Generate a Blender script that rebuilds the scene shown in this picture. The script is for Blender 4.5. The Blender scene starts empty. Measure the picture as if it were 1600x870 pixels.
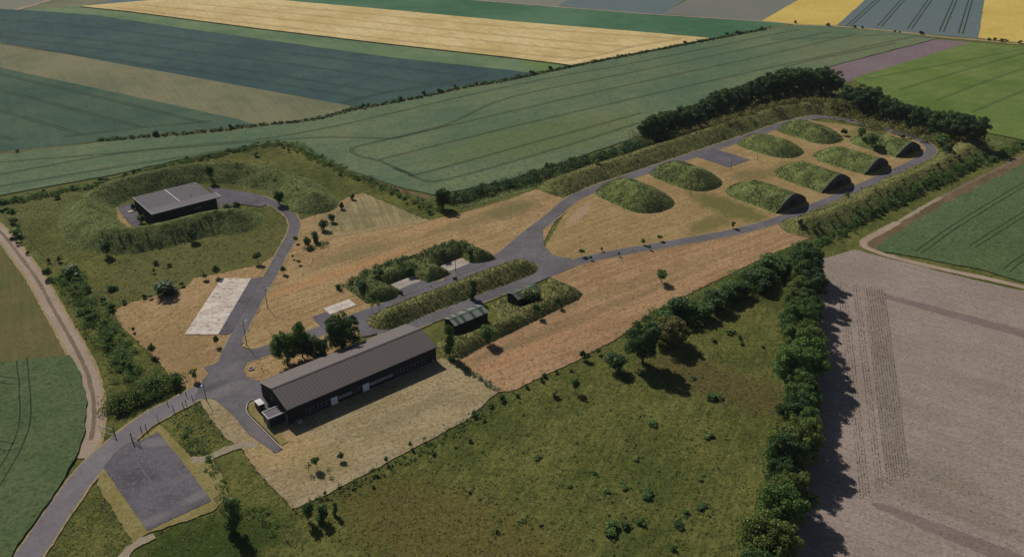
import bpy, math, random
import numpy as np
from mathutils import Vector, noise as mnoise

SC = bpy.context.scene
COL = SC.collection
R = math.radians

# ------------------------------------------------------------------ camera, sky, sun, exposure
CAM_H, F_PX, Y_HOR = 130.0, 1370.0, -300.0
PITCH = math.atan((435 - Y_HOR) / F_PX)
cam_data = bpy.data.cameras.new('camera')
cam = bpy.data.objects.new('camera', cam_data)
COL.objects.link(cam)
cam.location = (0, 0, CAM_H)
cam.rotation_euler = (math.pi / 2 - PITCH, 0, 0)
cam_data.sensor_width = 36.0
cam_data.lens = 36.0 * F_PX / 1600.0
cam_data.clip_start = 1.0
cam_data.clip_end = 20000.0
SC.camera = cam

SUN_EL = R(40)
SUN_AZ = math.atan2(-0.54, 0.84)          # from +Y, clockwise positive towards +X
world = bpy.data.worlds.new('World')
SC.world = world
world.use_nodes = True
wn = world.node_tree.nodes
sky = wn.new('ShaderNodeTexSky')
sky.sky_type = 'NISHITA'
sky.sun_disc = False
sky.sun_elevation = SUN_EL
sky.sun_rotation = SUN_AZ % (2 * math.pi)
wn['Background'].inputs['Strength'].default_value = 0.05
world.node_tree.links.new(sky.outputs['Color'], wn['Background'].inputs['Color'])
sun_data = bpy.data.lights.new('sun', 'SUN')
sun_data.energy = 5.0
sun_data.angle = R(0.5)
sun_data.color = (1.0, 0.95, 0.87)
sun = bpy.data.objects.new('sun', sun_data)
COL.objects.link(sun)
sun_dir = Vector((-math.sin(SUN_AZ) * math.cos(SUN_EL), -math.cos(SUN_AZ) * math.cos(SUN_EL), -math.sin(SUN_EL)))
sun.rotation_euler = sun_dir.to_track_quat('-Z', 'Y').to_euler()
sun.location = (-80, 150, 200)

SC.view_settings.view_transform = 'Standard'
SC.view_settings.look = 'None'
SC.view_settings.gamma = 1.0
SC.view_settings.exposure = -0.27
SC.view_settings.use_curve_mapping = False

# ------------------------------------------------------------------ survey: the site's own coordinates
CP, SP = math.cos(PITCH), math.sin(PITCH)


def G(x, y, z=0.0):
    """survey point of the aerial view (1600 x 870) -> place on the level plane at height z"""
    u, v = (x - 800) / F_PX, (435 - y) / F_PX
    dz = -SP + v * CP
    t = (z - CAM_H) / dz
    return (t * u, t * (CP + v * SP))


def PY(X, Y, Z):
    vz = Z - CAM_H
    return 435 - F_PX * (Y * SP + vz * CP) / (Y * CP - vz * SP)


def height_m(x, y, hpx, z0=0.0):
    b = G(x, y, z0)
    lo, hi = 0.0, 40.0
    for _ in range(40):
        m = (lo + hi) / 2
        if PY(b[0], b[1], z0 + m) > y - hpx:
            lo = m
        else:
            hi = m
    return lo


def mpp(x, y, z=0):
    """metres per survey pixel, across"""
    return abs(G(x + 1, y, z)[0] - G(x, y, z)[0])


TH = R(39.6)
CA, SA = math.cos(TH), math.sin(TH)


def ST(s, t):
    """site grid: s along the roads, t across them"""
    return (s * CA - t * SA, s * SA + t * CA)


def TS(x, y):
    return (x * CA + y * SA, -x * SA + y * CA)


# ------------------------------------------------------------------ tags and mesh helpers
def tag(o, label=None, cat=None, group=None, kind=None):
    if label: o['label'] = label
    if cat: o['category'] = cat
    if group: o['group'] = group
    if kind: o['kind'] = kind
    return o


def link(name, me, parent=None):
    o = bpy.data.objects.new(name, me)
    COL.objects.link(o)
    if parent is not None:
        o.parent = parent
    return o


def empty(name, loc, rz=0.0):
    o = bpy.data.objects.new(name, None)
    o.empty_display_size = 0.5
    COL.objects.link(o)
    o.location = loc
    o.rotation_euler = (0, 0, rz)
    return o


def np_mesh(name, V, Fq, mats, smooth=False, mat_idx=None):
    """V (n,3), Fq (m,k) all faces of k corners"""
    me = bpy.data.meshes.new(name)
    V = np.asarray(V, dtype=np.float32)
    Fq = np.asarray(Fq, dtype=np.int32)
    m, k = Fq.shape
    me.vertices.add(len(V))
    me.vertices.foreach_set('co', V.ravel())
    me.loops.add(m * k)
    me.loops.foreach_set('vertex_index', Fq.ravel())
    me.polygons.add(m)
    me.polygons.foreach_set('loop_start', np.arange(0, m * k, k, dtype=np.int32))
    me.polygons.foreach_set('loop_total', np.full(m, k, dtype=np.int32))
    if mat_idx is not None:
        me.polygons.foreach_set('material_index', np.asarray(mat_idx, dtype=np.int32))
    if smooth:
        me.polygons.foreach_set('use_smooth', np.ones(m, dtype=bool))
    for mt in (mats if isinstance(mats, (list, tuple)) else [mats]):
        me.materials.append(mt)
    me.update(calc_edges=True)
    me.validate()
    return me


class MB:
    """collects boxes, tubes and prisms and links them as one mesh"""
    def __init__(self):
        self.v, self.f = [], []

    def box(self, x0, x1, y0, y1, z0, z1):
        n = len(self.v)
        self.v += [(x0, y0, z0), (x1, y0, z0), (x1, y1, z0), (x0, y1, z0), (x0, y0, z1), (x1, y0, z1), (x1, y1, z1), (x0, y1, z1)]
        self.f += [tuple(n + i for i in q) for q in ((3, 2, 1, 0), (4, 5, 6, 7), (0, 1, 5, 4), (1, 2, 6, 5), (2, 3, 7, 6), (3, 0, 4, 7))]
        return self

    def tube(self, p, q, r0, r1=None, k=7):
        r1 = r0 if r1 is None else r1
        p, q = Vector(p), Vector(q)
        d = (q - p).normalized()
        u = d.orthogonal().normalized()
        w = d.cross(u)
        n = len(self.v)
        for c, r in ((p, r0), (q, r1)):
            for i in range(k):
                a = 2 * math.pi * i / k
                self.v.append(tuple(c + u * (r * math.cos(a)) + w * (r * math.sin(a))))
        for i in range(k):
            j = (i + 1) % k
            self.f.append((n + i, n + j, n + k + j, n + k + i))
        self.f.append(tuple(n + k - 1 - i for i in range(k)))
        self.f.append(tuple(n + k + i for i in range(k)))
        return self

    def prism_x(self, prof, x0, x1):
        """closed profile in y,z pushed along x"""
        n, k = len(self.v), len(prof)
        for x in (x0, x1):
            self.v += [(x, y, z) for y, z in prof]
        self.f.append(tuple(n + i for i in reversed(range(k))))
        self.f.append(tuple(n + k + i for i in range(k)))
        for i in range(k):
            j = (i + 1) % k
            self.f.append((n + i, n + j, n + k + j, n + k + i))
        return self

    def poly(self, pts):
        n = len(self.v)
        self.v += list(pts)
        self.f.append(tuple(range(n, n + len(pts))))
        return self

    def build(self, name, mat, parent=None, smooth=False):
        me = bpy.data.meshes.new(name)
        me.from_pydata(self.v, [], self.f)
        me.materials.append(mat)
        if smooth:
            for p in me.polygons: p.use_smooth = True
        me.update()
        return link(name, me, parent)


# ------------------------------------------------------------------ materials
def S(r, g, b, k=0.92):
    """colour as it looks in daylight (0-255) -> base colour"""
    def l(c):
        c /= 255.0
        return c / 12.92 if c <= 0.04045 else ((c + 0.055) / 1.055) ** 2.4
    return (l(r) * k, l(g) * k, l(b) * k, 1.0)


class NT:
    def __init__(self, name):
        self.m = bpy.data.materials.new(name)
        self.m.use_nodes = True
        self.t = self.m.node_tree
        self.n = self.t.nodes
        self.b = self.n['Principled BSDF']
        self.b.inputs['Specular IOR Level'].default_value = 0.15
        self.b.inputs['Roughness'].default_value = 0.9

    def new(self, typ, **kw):
        nd = self.n.new(typ)
        for k, v in kw.items(): setattr(nd, k, v)
        return nd

    def l(self, a, b): self.t.links.new(a, b)

    def math(self, op, a, b=None, c=None, clamp=False):
        nd = self.new('ShaderNodeMath', operation=op, use_clamp=clamp)
        for i, v in enumerate((a, b, c)):
            if v is None: continue
            if isinstance(v, (int, float)): nd.inputs[i].default_value = v
            else: self.l(v, nd.inputs[i])
        return nd.outputs[0]

    def mix(self, fac, c1, c2, blend='MIX'):
        nd = self.new('ShaderNodeMix', data_type='RGBA', blend_type=blend)
        for i, v in ((0, fac), (6, c1), (7, c2)):
            if isinstance(v, (int, float, tuple)): nd.inputs[i].default_value = v
            else: self.l(v, nd.inputs[i])
        return nd.outputs[2]

    def noise(self, vec, scale, detail=4, rough=0.55):
        nd = self.new('ShaderNodeTexNoise')
        nd.inputs['Scale'].default_value = scale
        nd.inputs['Detail'].default_value = detail
        nd.inputs['Roughness'].default_value = rough
        if vec is not None: self.l(vec, nd.inputs['Vector'])
        return nd.outputs['Fac']

    def mapping(self, vec, loc=(0, 0, 0), rot=(0, 0, 0), scale=(1, 1, 1), typ='POINT'):
        nd = self.new('ShaderNodeMapping', vector_type=typ)
        nd.inputs['Location'].default_value = loc
        nd.inputs['Rotation'].default_value = rot
        nd.inputs['Scale'].default_value = scale
        self.l(vec, nd.inputs['Vector'])
        return nd.outputs[0]

    def ramp(self, fac, lo, hi):
        nd = self.new('ShaderNodeMapRange')
        nd.inputs['From Min'].default_value = lo
        nd.inputs['From Max'].default_value = hi
        self.l(fac, nd.inputs['Value'])
        return nd.outputs[0]


def gmat(name, c1, c2, c3=None, big=40, mid=5, fine=0.6, contrast=0.25, ang=None, stretch=10, dirw=0.0, dscale=1.6,
         patches=(), bump=0.25, bdist=0.25):
    """ground cover: two colours in patches, a third in specks, streaks along one direction, own patches"""
    m = NT(name)
    co = m.new('ShaderNodeNewGeometry').outputs['Position']
    nb = m.noise(co, 1.0 / big, 3)
    nm = m.noise(co, 1.0 / mid, 6, 0.65)
    nf = m.noise(co, 1.0 / fine, 5, 0.7)
    f = m.math('ADD', m.math('MULTIPLY', nb, 1.2), m.math('MULTIPLY', nm, 0.8))
    if ang is not None and dirw > 0:
        rv = m.mapping(co, rot=(0, 0, -ang))
        sv = m.mapping(rv, scale=(1.0 / stretch, 1.0, 1.0))
        nd = m.noise(sv, 1.0 / dscale, 4, 0.6)
        sv2 = m.mapping(rv, loc=(7, 3, 0), scale=(1.0 / 45, 1.0, 1.0))
        nd = m.math('ADD', m.math('MULTIPLY', nd, .6), m.math('MULTIPLY', m.noise(sv2, 1.0 / (dscale * .42), 2, .5), .4))
        f = m.math('ADD', f, m.math('MULTIPLY', m.math('SUBTRACT', nd, 0.5), 2.0 * dirw))
    f = m.ramp(f, 0.8, 1.2)
    col = m.mix(f, c1, c2)
    for (px, py, rx, ry, pa, pc, w) in patches:
        mv = m.mapping(co, loc=(px, py, 0), rot=(0, 0, pa), scale=(rx, ry, 1), typ='TEXTURE')
        ln = m.new('ShaderNodeVectorMath', operation='LENGTH')
        m.l(mv, ln.inputs[0])
        d = m.math('ADD', ln.outputs['Value'], m.math('MULTIPLY', m.math('SUBTRACT', nm, 0.5), 1.1))
        pf = m.math('MULTIPLY', m.ramp(d, 1.15, 0.6), w)
        col = m.mix(pf, col, pc)
    if c3 is not None:
        sp = m.ramp(m.noise(co, 1.0 / (fine * 1.7), 3, 0.6), 0.55, 0.66)
        col = m.mix(m.math('MULTIPLY', sp, 0.75), col, c3)
    g = m.ramp(nf, 0.34, 0.66)
    g = m.math('MULTIPLY_ADD', g, 2 * contrast, 1.0 - contrast)
    cmb = m.new('ShaderNodeCombineColor')
    for i in range(3): m.l(g, cmb.inputs[i])
    col = m.mix(1.0, col, cmb.outputs[0], 'MULTIPLY')
    m.l(col, m.b.inputs['Base Color'])
    m.b.inputs['Specular IOR Level'].default_value = 0.05
    m.b.inputs['Roughness'].default_value = 1.0
    if bump > 0:
        bn = m.new('ShaderNodeBump')
        bn.inputs['Strength'].default_value = bump
        bn.inputs['Distance'].default_value = bdist
        m.l(m.math('ADD', nf, m.math('MULTIPLY', nm, 1.5)), bn.inputs['Height'])
        m.l(bn.outputs[0], m.b.inputs['Normal'])
    return m.m


def leafmat(name, dark, light, transl=0.25, soft=0.0):
    m = NT(name)
    ri = m.new('ShaderNodeNewGeometry').outputs['Random Per Island']
    oi = m.new('ShaderNodeObjectInfo').outputs['Random']
    f = m.math('ADD', m.math('MULTIPLY', ri, 0.6), m.math('MULTIPLY', oi, 0.5), clamp=True)
    col = m.mix(f, dark, light)
    m.l(col, m.b.inputs['Base Color'])
    m.b.inputs['Roughness'].default_value = 0.6
    m.b.inputs['Specular IOR Level'].default_value = 0.25
    tr = m.new('ShaderNodeBsdfTranslucent')
    m.l(col, tr.inputs['Color'])
    if soft > 0:
        # lightens flat backlit blades: shading normal bent upwards so they light like the ground
        va = m.new('ShaderNodeVectorMath', operation='SCALE')
        m.l(m.new('ShaderNodeNewGeometry').outputs['Normal'], va.inputs[0])
        va.inputs['Scale'].default_value = 1 - soft
        vb = m.new('ShaderNodeVectorMath', operation='ADD')
        m.l(va.outputs[0], vb.inputs[0])
        vb.inputs[1].default_value = (0, 0, soft)
        vc = m.new('ShaderNodeVectorMath', operation='NORMALIZE')
        m.l(vb.outputs[0], vc.inputs[0])
        m.l(vc.outputs[0], m.b.inputs['Normal'])
        m.l(vc.outputs[0], tr.inputs['Normal'])
    mx = m.new('ShaderNodeMixShader')
    mx.inputs[0].default_value = transl
    m.l(m.b.outputs[0], mx.inputs[1])
    m.l(tr.outputs[0], mx.inputs[2])
    m.l(mx.outputs[0], m.n['Material Output'].inputs['Surface'])
    return m.m


def plain(name, col, rough=0.8, spec=0.3, var=0.15, scale=2.0, metal=0.0, streak=None, objrand=0.0):
    m = NT(name)
    co = m.new('ShaderNodeTexCoord').outputs['Object']
    nz = m.noise(co, scale, 5, 0.65)
    if streak:
        nz2 = m.noise(m.mapping(co, scale=streak), 1.0, 4, 0.6)
        nz = m.math('MULTIPLY_ADD', m.math('ADD', nz, nz2), 0.5, 0.0)
    g = m.math('MULTIPLY_ADD', m.ramp(nz, 0.3, 0.7), 2 * var, 1 - var)
    if objrand > 0:
        g = m.math('MULTIPLY', g, m.math('MULTIPLY_ADD', m.new('ShaderNodeObjectInfo').outputs['Random'], objrand, 1 - objrand / 2))
    cmb = m.new('ShaderNodeCombineColor')
    for i in range(3): m.l(g, cmb.inputs[i])
    m.l(m.mix(1.0, col, cmb.outputs[0], 'MULTIPLY'), m.b.inputs['Base Color'])
    m.b.inputs['Roughness'].default_value = rough
    m.b.inputs['Specular IOR Level'].default_value = spec
    m.b.inputs['Metallic'].default_value = metal
    return m.m


def pp(x, y, rx, ry, ang, col, w=1.0):
    g = G(x, y)
    return (g[0], g[1], rx, ry, ang, col, w)


GREEN_DRY = S(104, 104, 58)
M_ = {}
M_['meadow'] = gmat('meadow_grass', S(76, 83, 39), S(106, 106, 56), S(66, 72, 34), big=20, mid=3.0, fine=0.9, contrast=0.3, ang=R(65), stretch=4, dscale=1.4, dirw=.7,
                    patches=[pp(330, 850, 18, 9, .3, S(58, 72, 30)), pp(700, 830, 14, 30, 1.1, S(98, 88, 48), .8), pp(1130, 600, 9, 24, 1.0, S(92, 80, 48), .8),
                             pp(60, 300, 60, 30, .5, S(96, 98, 58), .7), pp(330, 410, 45, 18, .7, S(100, 98, 56), .8)], bump=.6, bdist=.5)
M_['cropM'] = gmat('cereal_crop_grey_green', S(84, 105, 80), S(108, 118, 86), S(80, 97, 72), big=70, mid=9, fine=1.3, contrast=.2, ang=R(33), dirw=.5, stretch=14, dscale=3,
                   patches=[pp(850, 215, 60, 22, R(33), S(98, 110, 66), .7), pp(1350, 75, 70, 25, R(30), S(108, 116, 84), .7)], bump=.2)
M_['cropF1'] = gmat('cereal_crop_deep_green', S(60, 83, 70), S(80, 98, 78), big=60, mid=10, fine=1.6, contrast=.12, ang=R(-60), dirw=.25, stretch=14, dscale=3, bump=.12)
M_['cropF2'] = gmat('cereal_crop_straw_green', S(104, 108, 82), S(126, 122, 94), big=60, mid=10, fine=1.6, contrast=.14, ang=R(-60), dirw=.5, stretch=20, dscale=2.5, bump=.12)
M_['cropF3'] = gmat('crop_blue_green', S(54, 75, 76), S(72, 92, 86), big=90, mid=12, fine=2, contrast=.1, ang=R(-62), dirw=.25, stretch=14, dscale=3, bump=.12)
M_['cropF4'] = gmat('crop_soft_green', S(86, 112, 80), S(112, 128, 94), big=40, mid=12, fine=2, contrast=.12, ang=R(-62), dirw=.4, stretch=16, dscale=3,
                    patches=[pp(850, 104, 40, 8, R(-60), S(104, 124, 66), .8)], bump=.12)
M_['wheat'] = gmat('ripe_wheat', S(186, 162, 108), S(210, 188, 138), S(180, 158, 104), big=60, mid=12, fine=2, contrast=.1, ang=R(-64), dirw=.4, stretch=16, dscale=2.5, bump=.15)
M_['cropF6'] = gmat('crop_vivid_green', S(64, 100, 72), S(84, 116, 88), big=80, mid=14, fine=3, contrast=.08, bump=.08)
M_['cropF7a'] = gmat('crop_grey_straw', S(120, 122, 108), S(128, 126, 114), big=80, mid=14, fine=3, contrast=.08, bump=.08)
M_['cropF7b'] = gmat('crop_slate', S(94, 108, 110), S(100, 112, 112), big=80, mid=14, fine=3, contrast=.08, bump=.08)
M_['cropF7c'] = gmat('crop_grey', S(112, 114, 106), S(118, 118, 110), big=80, mid=14, fine=3, contrast=.08, bump=.08)
M_['rape'] = gmat('yellow_barley', S(190, 164, 84), S(202, 176, 98), big=70, mid=12, fine=2, contrast=.1, ang=R(65), dirw=.3, stretch=16, dscale=2.5, bump=.12)
M_['purple'] = gmat('bare_mauve_soil', S(116, 100, 104), S(124, 108, 110), big=40, mid=8, fine=2, contrast=.12, ang=R(34), dirw=.4, stretch=16, dscale=2.5, bump=.12)
M_['cropF12'] = gmat('crop_yellow_green', S(86, 108, 48), S(110, 124, 68), big=50, mid=9, fine=1.5, contrast=.12, ang=R(34), dirw=.3, stretch=14, dscale=3, bump=.15)
M_['cropF13'] = gmat('potato_crop_green', S(78, 96, 60), S(88, 104, 70), S(66, 84, 50), big=40, mid=6, fine=1.0, contrast=.3, ang=R(58), dirw=.5, stretch=10, dscale=1.5, bump=.35)
M_['cropFL2'] = gmat('young_cereal_green', S(78, 94, 60), S(90, 102, 70), S(64, 80, 48), ang=R(60), dirw=.3, big=14, mid=2.4, fine=.8, contrast=.3, bump=.5)
M_['mownFL1'] = gmat('cut_field_olive', S(90, 92, 52), S(108, 98, 64), S(82, 84, 46), big=22, mid=5, fine=.7, contrast=.18, ang=R(118), dirw=.6, stretch=18, dscale=1.6, bump=.3)
M_['soil'] = gmat('tilled_soil', S(139, 125, 116), S(152, 137, 127), S(122, 112, 99), big=22, mid=3, fine=.6, contrast=.24, ang=R(-35), dirw=.8, stretch=18, dscale=1.3,
                  patches=[pp(1470, 745, 12, 3.5, R(-40), S(118, 110, 88), .35), pp(1500, 800, 18, 3, R(-40), S(116, 106, 90), .35), pp(1430, 640, 16, 4, R(-35), S(124, 114, 96), .3),
                           pp(1320, 425, 14, 8, 0, S(136, 124, 110), .6), pp(1520, 600, 30, 4, R(-30), S(126, 112, 104), .25)], bump=.3)
M_['soil_dark'] = gmat('tilled_soil_dark', S(120, 106, 101), S(130, 115, 108), S(108, 98, 88), big=12, mid=3, fine=.5, contrast=.15, bump=.3)
M_['soil_rows'] = gmat('tilled_soil_rows', S(130, 117, 106), S(140, 127, 115), S(112, 103, 89), big=12, mid=3, fine=.5, contrast=.18, bump=.3)
M_['hedgebank'] = gmat('hedge_bank', S(84, 88, 54), S(116, 106, 76), S(64, 70, 40), big=12, mid=3, fine=.8, contrast=.3, bump=.3)
M_['brown'] = gmat('turned_earth', S(96, 82, 58), S(118, 98, 76), S(80, 78, 48), big=16, mid=3, fine=.7, contrast=.25, ang=R(58), dirw=.4, bump=.4)
M_['track'] = gmat('track_chalk', S(150, 132, 116), S(164, 146, 130), big=14, mid=2, fine=.4, contrast=.15, bump=.2)
M_['track_mid'] = gmat('track_middle', S(112, 98, 82), S(128, 110, 92), S(104, 100, 66), big=10, mid=2, fine=.4, contrast=.2, bump=.3)
M_['verge'] = gmat('dry_verge', S(148, 130, 96), S(160, 142, 106), S(112, 110, 66), big=12, mid=1.6, fine=.4, contrast=.25, bump=.4)
M_['asphalt'] = gmat('worn_asphalt', S(97, 93, 96), S(113, 108, 111), S(86, 83, 86), big=12, mid=2.2, fine=.4, contrast=.14, patches=[pp(352, 610, 7, 2.5, TH, S(128, 122, 121), .6), pp(362, 575, 4, 2, 1, S(124, 118, 118), .5), pp(408, 678, 8, 1.6, TH + 1.57, S(120, 110, 112), .6), pp(330, 606, 5, 1.5, TH, S(84, 81, 82), .5), pp(820, 425, 7, 2, TH, S(122, 116, 116), .4)], bump=.05)
M_['asphalt_pale'] = gmat('pale_asphalt', S(114, 108, 112), S(127, 120, 123), S(104, 99, 102), big=14, mid=2.5, fine=.4, contrast=.1, bump=.05)
M_['asphalt_dark'] = gmat('old_dark_asphalt', S(87, 83, 89), S(103, 99, 104), S(120, 115, 118), big=9, mid=2.0, fine=.4, contrast=.16, patches=[pp(305, 778, 4, 1.6, TH, S(136, 130, 129), .45), pp(290, 745, 5, 1.0, TH, S(126, 120, 121), .35), pp(215, 745, 5, 3, 0, S(80, 77, 80), .5), pp(245, 692, 4, 2, 0, S(132, 126, 126), .6), pp(235, 815, 5, 1.5, TH, S(126, 120, 120), .6)], bump=.05)
M_['concrete'] = gmat('pale_concrete', S(186, 173, 160), S(214, 202, 190), S(140, 130, 118), big=6, mid=2.4, fine=.9, contrast=.16, bump=.05)
M_['concrete_grey'] = gmat('grey_concrete', S(154, 146, 137), S(178, 168, 157), S(126, 120, 110), big=5, mid=1.2, fine=.4, contrast=.12, bump=.05)
TAN1, TAN2, TAN3 = S(146, 120, 84), S(166, 139, 101), S(116, 100, 64)
M_['tan'] = gmat('mown_dry_grass', TAN1, TAN2, TAN3, big=18, mid=3, fine=.7, contrast=.3, ang=TH, dirw=1.2, stretch=16, dscale=2.4,
                 patches=[pp(570, 335, 20, 11, TH, S(128, 118, 84), .9), pp(560, 395, 22, 4, TH, S(128, 116, 80), .8), pp(760, 335, 30, 7, TH, S(128, 114, 78), .7),
                          pp(800, 330, 14, 6, TH, S(106, 100, 66), .6), pp(690, 350, 26, 2.4, TH, S(168, 136, 96), .8), pp(520, 430, 34, 2.5, TH, S(170, 132, 90), .8)], bump=.4)
M_['triangle'] = gmat('striped_mown_grass', S(126, 116, 82), S(154, 140, 104), S(112, 104, 70), big=20, mid=4, fine=.7, contrast=.22, ang=math.atan2(G(590, 354)[1] - G(569, 303)[1], G(590, 354)[0] - G(569, 303)[0]), dirw=1.3, stretch=22, dscale=2.2, bump=.35)
M_['tanT1'] = gmat('mown_dry_grass_triangle', TAN1, TAN2, TAN3, big=18, mid=3, fine=.7, contrast=.3, ang=R(70), dirw=.9, stretch=10, dscale=1.8,
                   patches=[pp(280, 540, 9, 14, .3, S(138, 116, 80), .7)], bump=.4)
M_['tanT4'] = gmat('cut_hay_field', S(146, 117, 86), S(166, 135, 101), S(116, 92, 62), big=20, mid=3, fine=.7, contrast=.3, ang=R(36), dirw=1.2, stretch=18, dscale=2.0,
                   patches=[pp(900, 500, 50, 2.5, R(37), S(132, 110, 80), .7), pp(1000, 440, 40, 3, R(33), S(134, 114, 80), .6), pp(800, 560, 30, 2.5, R(38), S(168, 130, 96), .8)], bump=.4)
M_['bunkergrass'] = gmat('bunker_lawn', S(142, 119, 80), S(160, 136, 95), TAN3, big=16, mid=3, fine=.7, contrast=.28, ang=TH, dirw=.8, stretch=9, dscale=2,
                         patches=[pp(1140, 325, 20, 8, TH - R(90), S(98, 98, 52), .9), pp(1110, 350, 14, 5, TH, S(104, 100, 56), .8), pp(1180, 300, 11, 8, TH, S(112, 106, 60), .8),
                                  pp(1230, 262, 20, 5, TH, S(120, 108, 66), .7), pp(1170, 275, 12, 6, TH, S(112, 102, 62), .7), pp(1340, 250, 20, 4, TH, S(128, 110, 70), .6),
                                  pp(905, 335, 12, 2.4, R(65), S(166, 140, 114), .9), pp(1360, 205, 22, 8, TH, S(112, 108, 58), .8)], bump=.4)
M_['yard'] = gmat('hangar_yard_grass', S(142, 126, 94), S(158, 142, 110), S(114, 104, 72), big=14, mid=2.6, fine=.6, contrast=.3, ang=R(30), dirw=.9, stretch=10, dscale=1.4,
                  patches=[pp(500, 720, 10, 6, .5, S(142, 126, 88), .7), pp(640, 645, 16, 3, TH, S(136, 124, 92), .7), pp(440, 700, 10, 8, 0, S(168, 142, 98), .6)], bump=.4)
M_['lightgrass'] = gmat('trimmed_edge_grass', S(128, 118, 72), S(142, 130, 86), S(98, 96, 52), big=8, mid=1.6, fine=.4, contrast=.22, bump=.35)
M_['gravel'] = gmat('loose_gravel', S(146, 134, 112), S(158, 146, 126), S(112, 108, 80), big=6, mid=1.2, fine=.3, contrast=.22, bump=.3)
M_['wheelmark'] = gmat('wheel_mark', S(46, 58, 42), S(56, 66, 46), big=10, mid=3, fine=.8, contrast=.2, bump=.1)
M_['wheelmark_straw'] = gmat('wheel_mark_straw', S(140, 116, 76), S(150, 126, 84), big=10, mid=3, fine=.8, contrast=.2, bump=.1)
M_['bank'] = gmat('bank_grass', S(104, 110, 60), S(138, 134, 84), S(78, 86, 46), big=9, mid=2.2, fine=.6, contrast=.42, bump=.8, bdist=.5)
M_['bank_dark'] = gmat('bank_scrub', S(92, 104, 58), S(122, 128, 78), S(70, 82, 44), big=9, mid=2.0, fine=.6, contrast=.45, bump=.8, bdist=.5)
M_['bunkerbank'] = gmat('bunker_cover_grass', S(104, 118, 66), S(136, 142, 86), S(82, 94, 50), big=8, mid=1.8, fine=.55, contrast=.42, bump=.8, bdist=.5)
M_['tuft'] = leafmat('grass_blades', S(134, 136, 78), S(188, 180, 122), .2, .85)
M_['tuft_green'] = leafmat('grass_blades_green', S(114, 130, 70), S(166, 170, 104), .2, .85)
M_['tuft_meadow'] = leafmat('grass_blades_meadow', S(86, 92, 46), S(142, 138, 80), .15, .85)
M_['tuft_straw'] = leafmat('grass_blades_straw', S(126, 112, 70), S(172, 150, 108), .15, .85)
M_['rowplant'] = leafmat('seedling_leaf', S(66, 66, 46), S(90, 88, 64), .15)
M_['leaf'] = leafmat('leaf_green', S(72, 102, 50), S(116, 144, 72), .35)
M_['leaf_dark'] = leafmat('leaf_deep_green', S(56, 84, 48), S(94, 122, 66), .32)
M_['leaf_mid'] = leafmat('leaf_fresh_green', S(84, 104, 46), S(134, 150, 74), .38)
M_['leaf_olive'] = leafmat('leaf_olive', S(100, 104, 54), S(140, 136, 76), .28)
M_['leaf_light'] = leafmat('leaf_light', S(98, 116, 62), S(150, 162, 96), .3)
M_['bark'] = plain('bark', S(78, 66, 54), .95, .1, .3, 6)
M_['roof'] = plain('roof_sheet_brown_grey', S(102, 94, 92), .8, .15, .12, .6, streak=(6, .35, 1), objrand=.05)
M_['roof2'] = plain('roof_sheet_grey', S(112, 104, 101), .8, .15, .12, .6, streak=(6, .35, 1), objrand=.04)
M_['wall_dark'] = plain('dark_cladding', S(50, 49, 50), .85, .2, .12, 1.0)
M_['wall_darker'] = plain('tarred_brick', S(44, 44, 48), .85, .15, .15, 1.4)
M_['white'] = plain('white_paint', S(235, 238, 242), .6, .4, .06, 2)
M_['panel'] = plain('pale_panel', S(150, 148, 154), .6, .4, .12, 1.2)
M_['glass'] = plain('window_glass', (0.02, 0.025, 0.03, 1), .15, .5, .1, 2)
M_['trim'] = plain('pale_trim', S(186, 182, 180), .6, .4, .12, 1.5)
M_['flatroof'] = plain('bitumen_roof', S(90, 86, 89), .85, .2, .1, .5)
M_['flatroof2'] = plain('bitumen_roof_pale', S(104, 99, 102), .85, .2, .1, .5)
M_['headwall'] = plain('stained_concrete', S(74, 74, 78), .9, .2, .25, .6)
M_['steel_dark'] = plain('rusty_steel', S(86, 74, 66), .8, .3, .25, 2)
M_['post'] = plain('weathered_post', S(74, 68, 66), .9, .2, .2, 4)
M_['galv'] = plain('galvanised_steel', S(150, 150, 152), .5, .5, .12, 3, .4)
M_['sheet_light'] = plain('pale_green_sheet', S(138, 148, 134), .65, .3, .1, 1.5)
M_['sheet_mid'] = plain('grey_green_sheet', S(104, 114, 102), .7, .3, .15, 1.5)
M_['sheet_dark'] = plain('mossy_sheet', S(80, 90, 78), .8, .25, .2, 1.5)
M_['cont'] = plain('rust_red_container', S(92, 62, 58), .8, .3, .2, 1.5)
M_['cream'] = plain('cream_metal', S(196, 196, 190), .6, .3, .1, 2)
M_['acgreen'] = plain('green_grey_metal', S(120, 138, 132), .6, .4, .1, 3)

# ------------------------------------------------------------------ ground sheets
LEVEL = [0.0]


def next_z():
    LEVEL[0] += 0.004
    return LEVEL[0]


def resample(pts, step, closed):
    out = []
    n = len(pts)
    for i in range(n if closed else n - 1):
        p, q = np.array(pts[i]), np.array(pts[(i + 1) % n])
        k = max(1, int(np.linalg.norm(q - p) / step))
        for j in range(k): out.append(p + (q - p) * j / k)
    if not closed: out.append(np.array(pts[-1]))
    return np.array(out)


def wobble(P, amp, size, seed):
    Q = P.copy()
    for i, (x, y) in enumerate(P):
        Q[i, 0] += amp * (mnoise.noise((x / size, y / size, seed)) + .4 * mnoise.noise((x / size * 4.3, y / size * 4.3, seed + 5)))
        Q[i, 1] += amp * (mnoise.noise((x / size, y / size, seed + 11)) + .4 * mnoise.noise((x / size * 3.7, y / size * 3.7, seed + 17)))
    return Q


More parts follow.
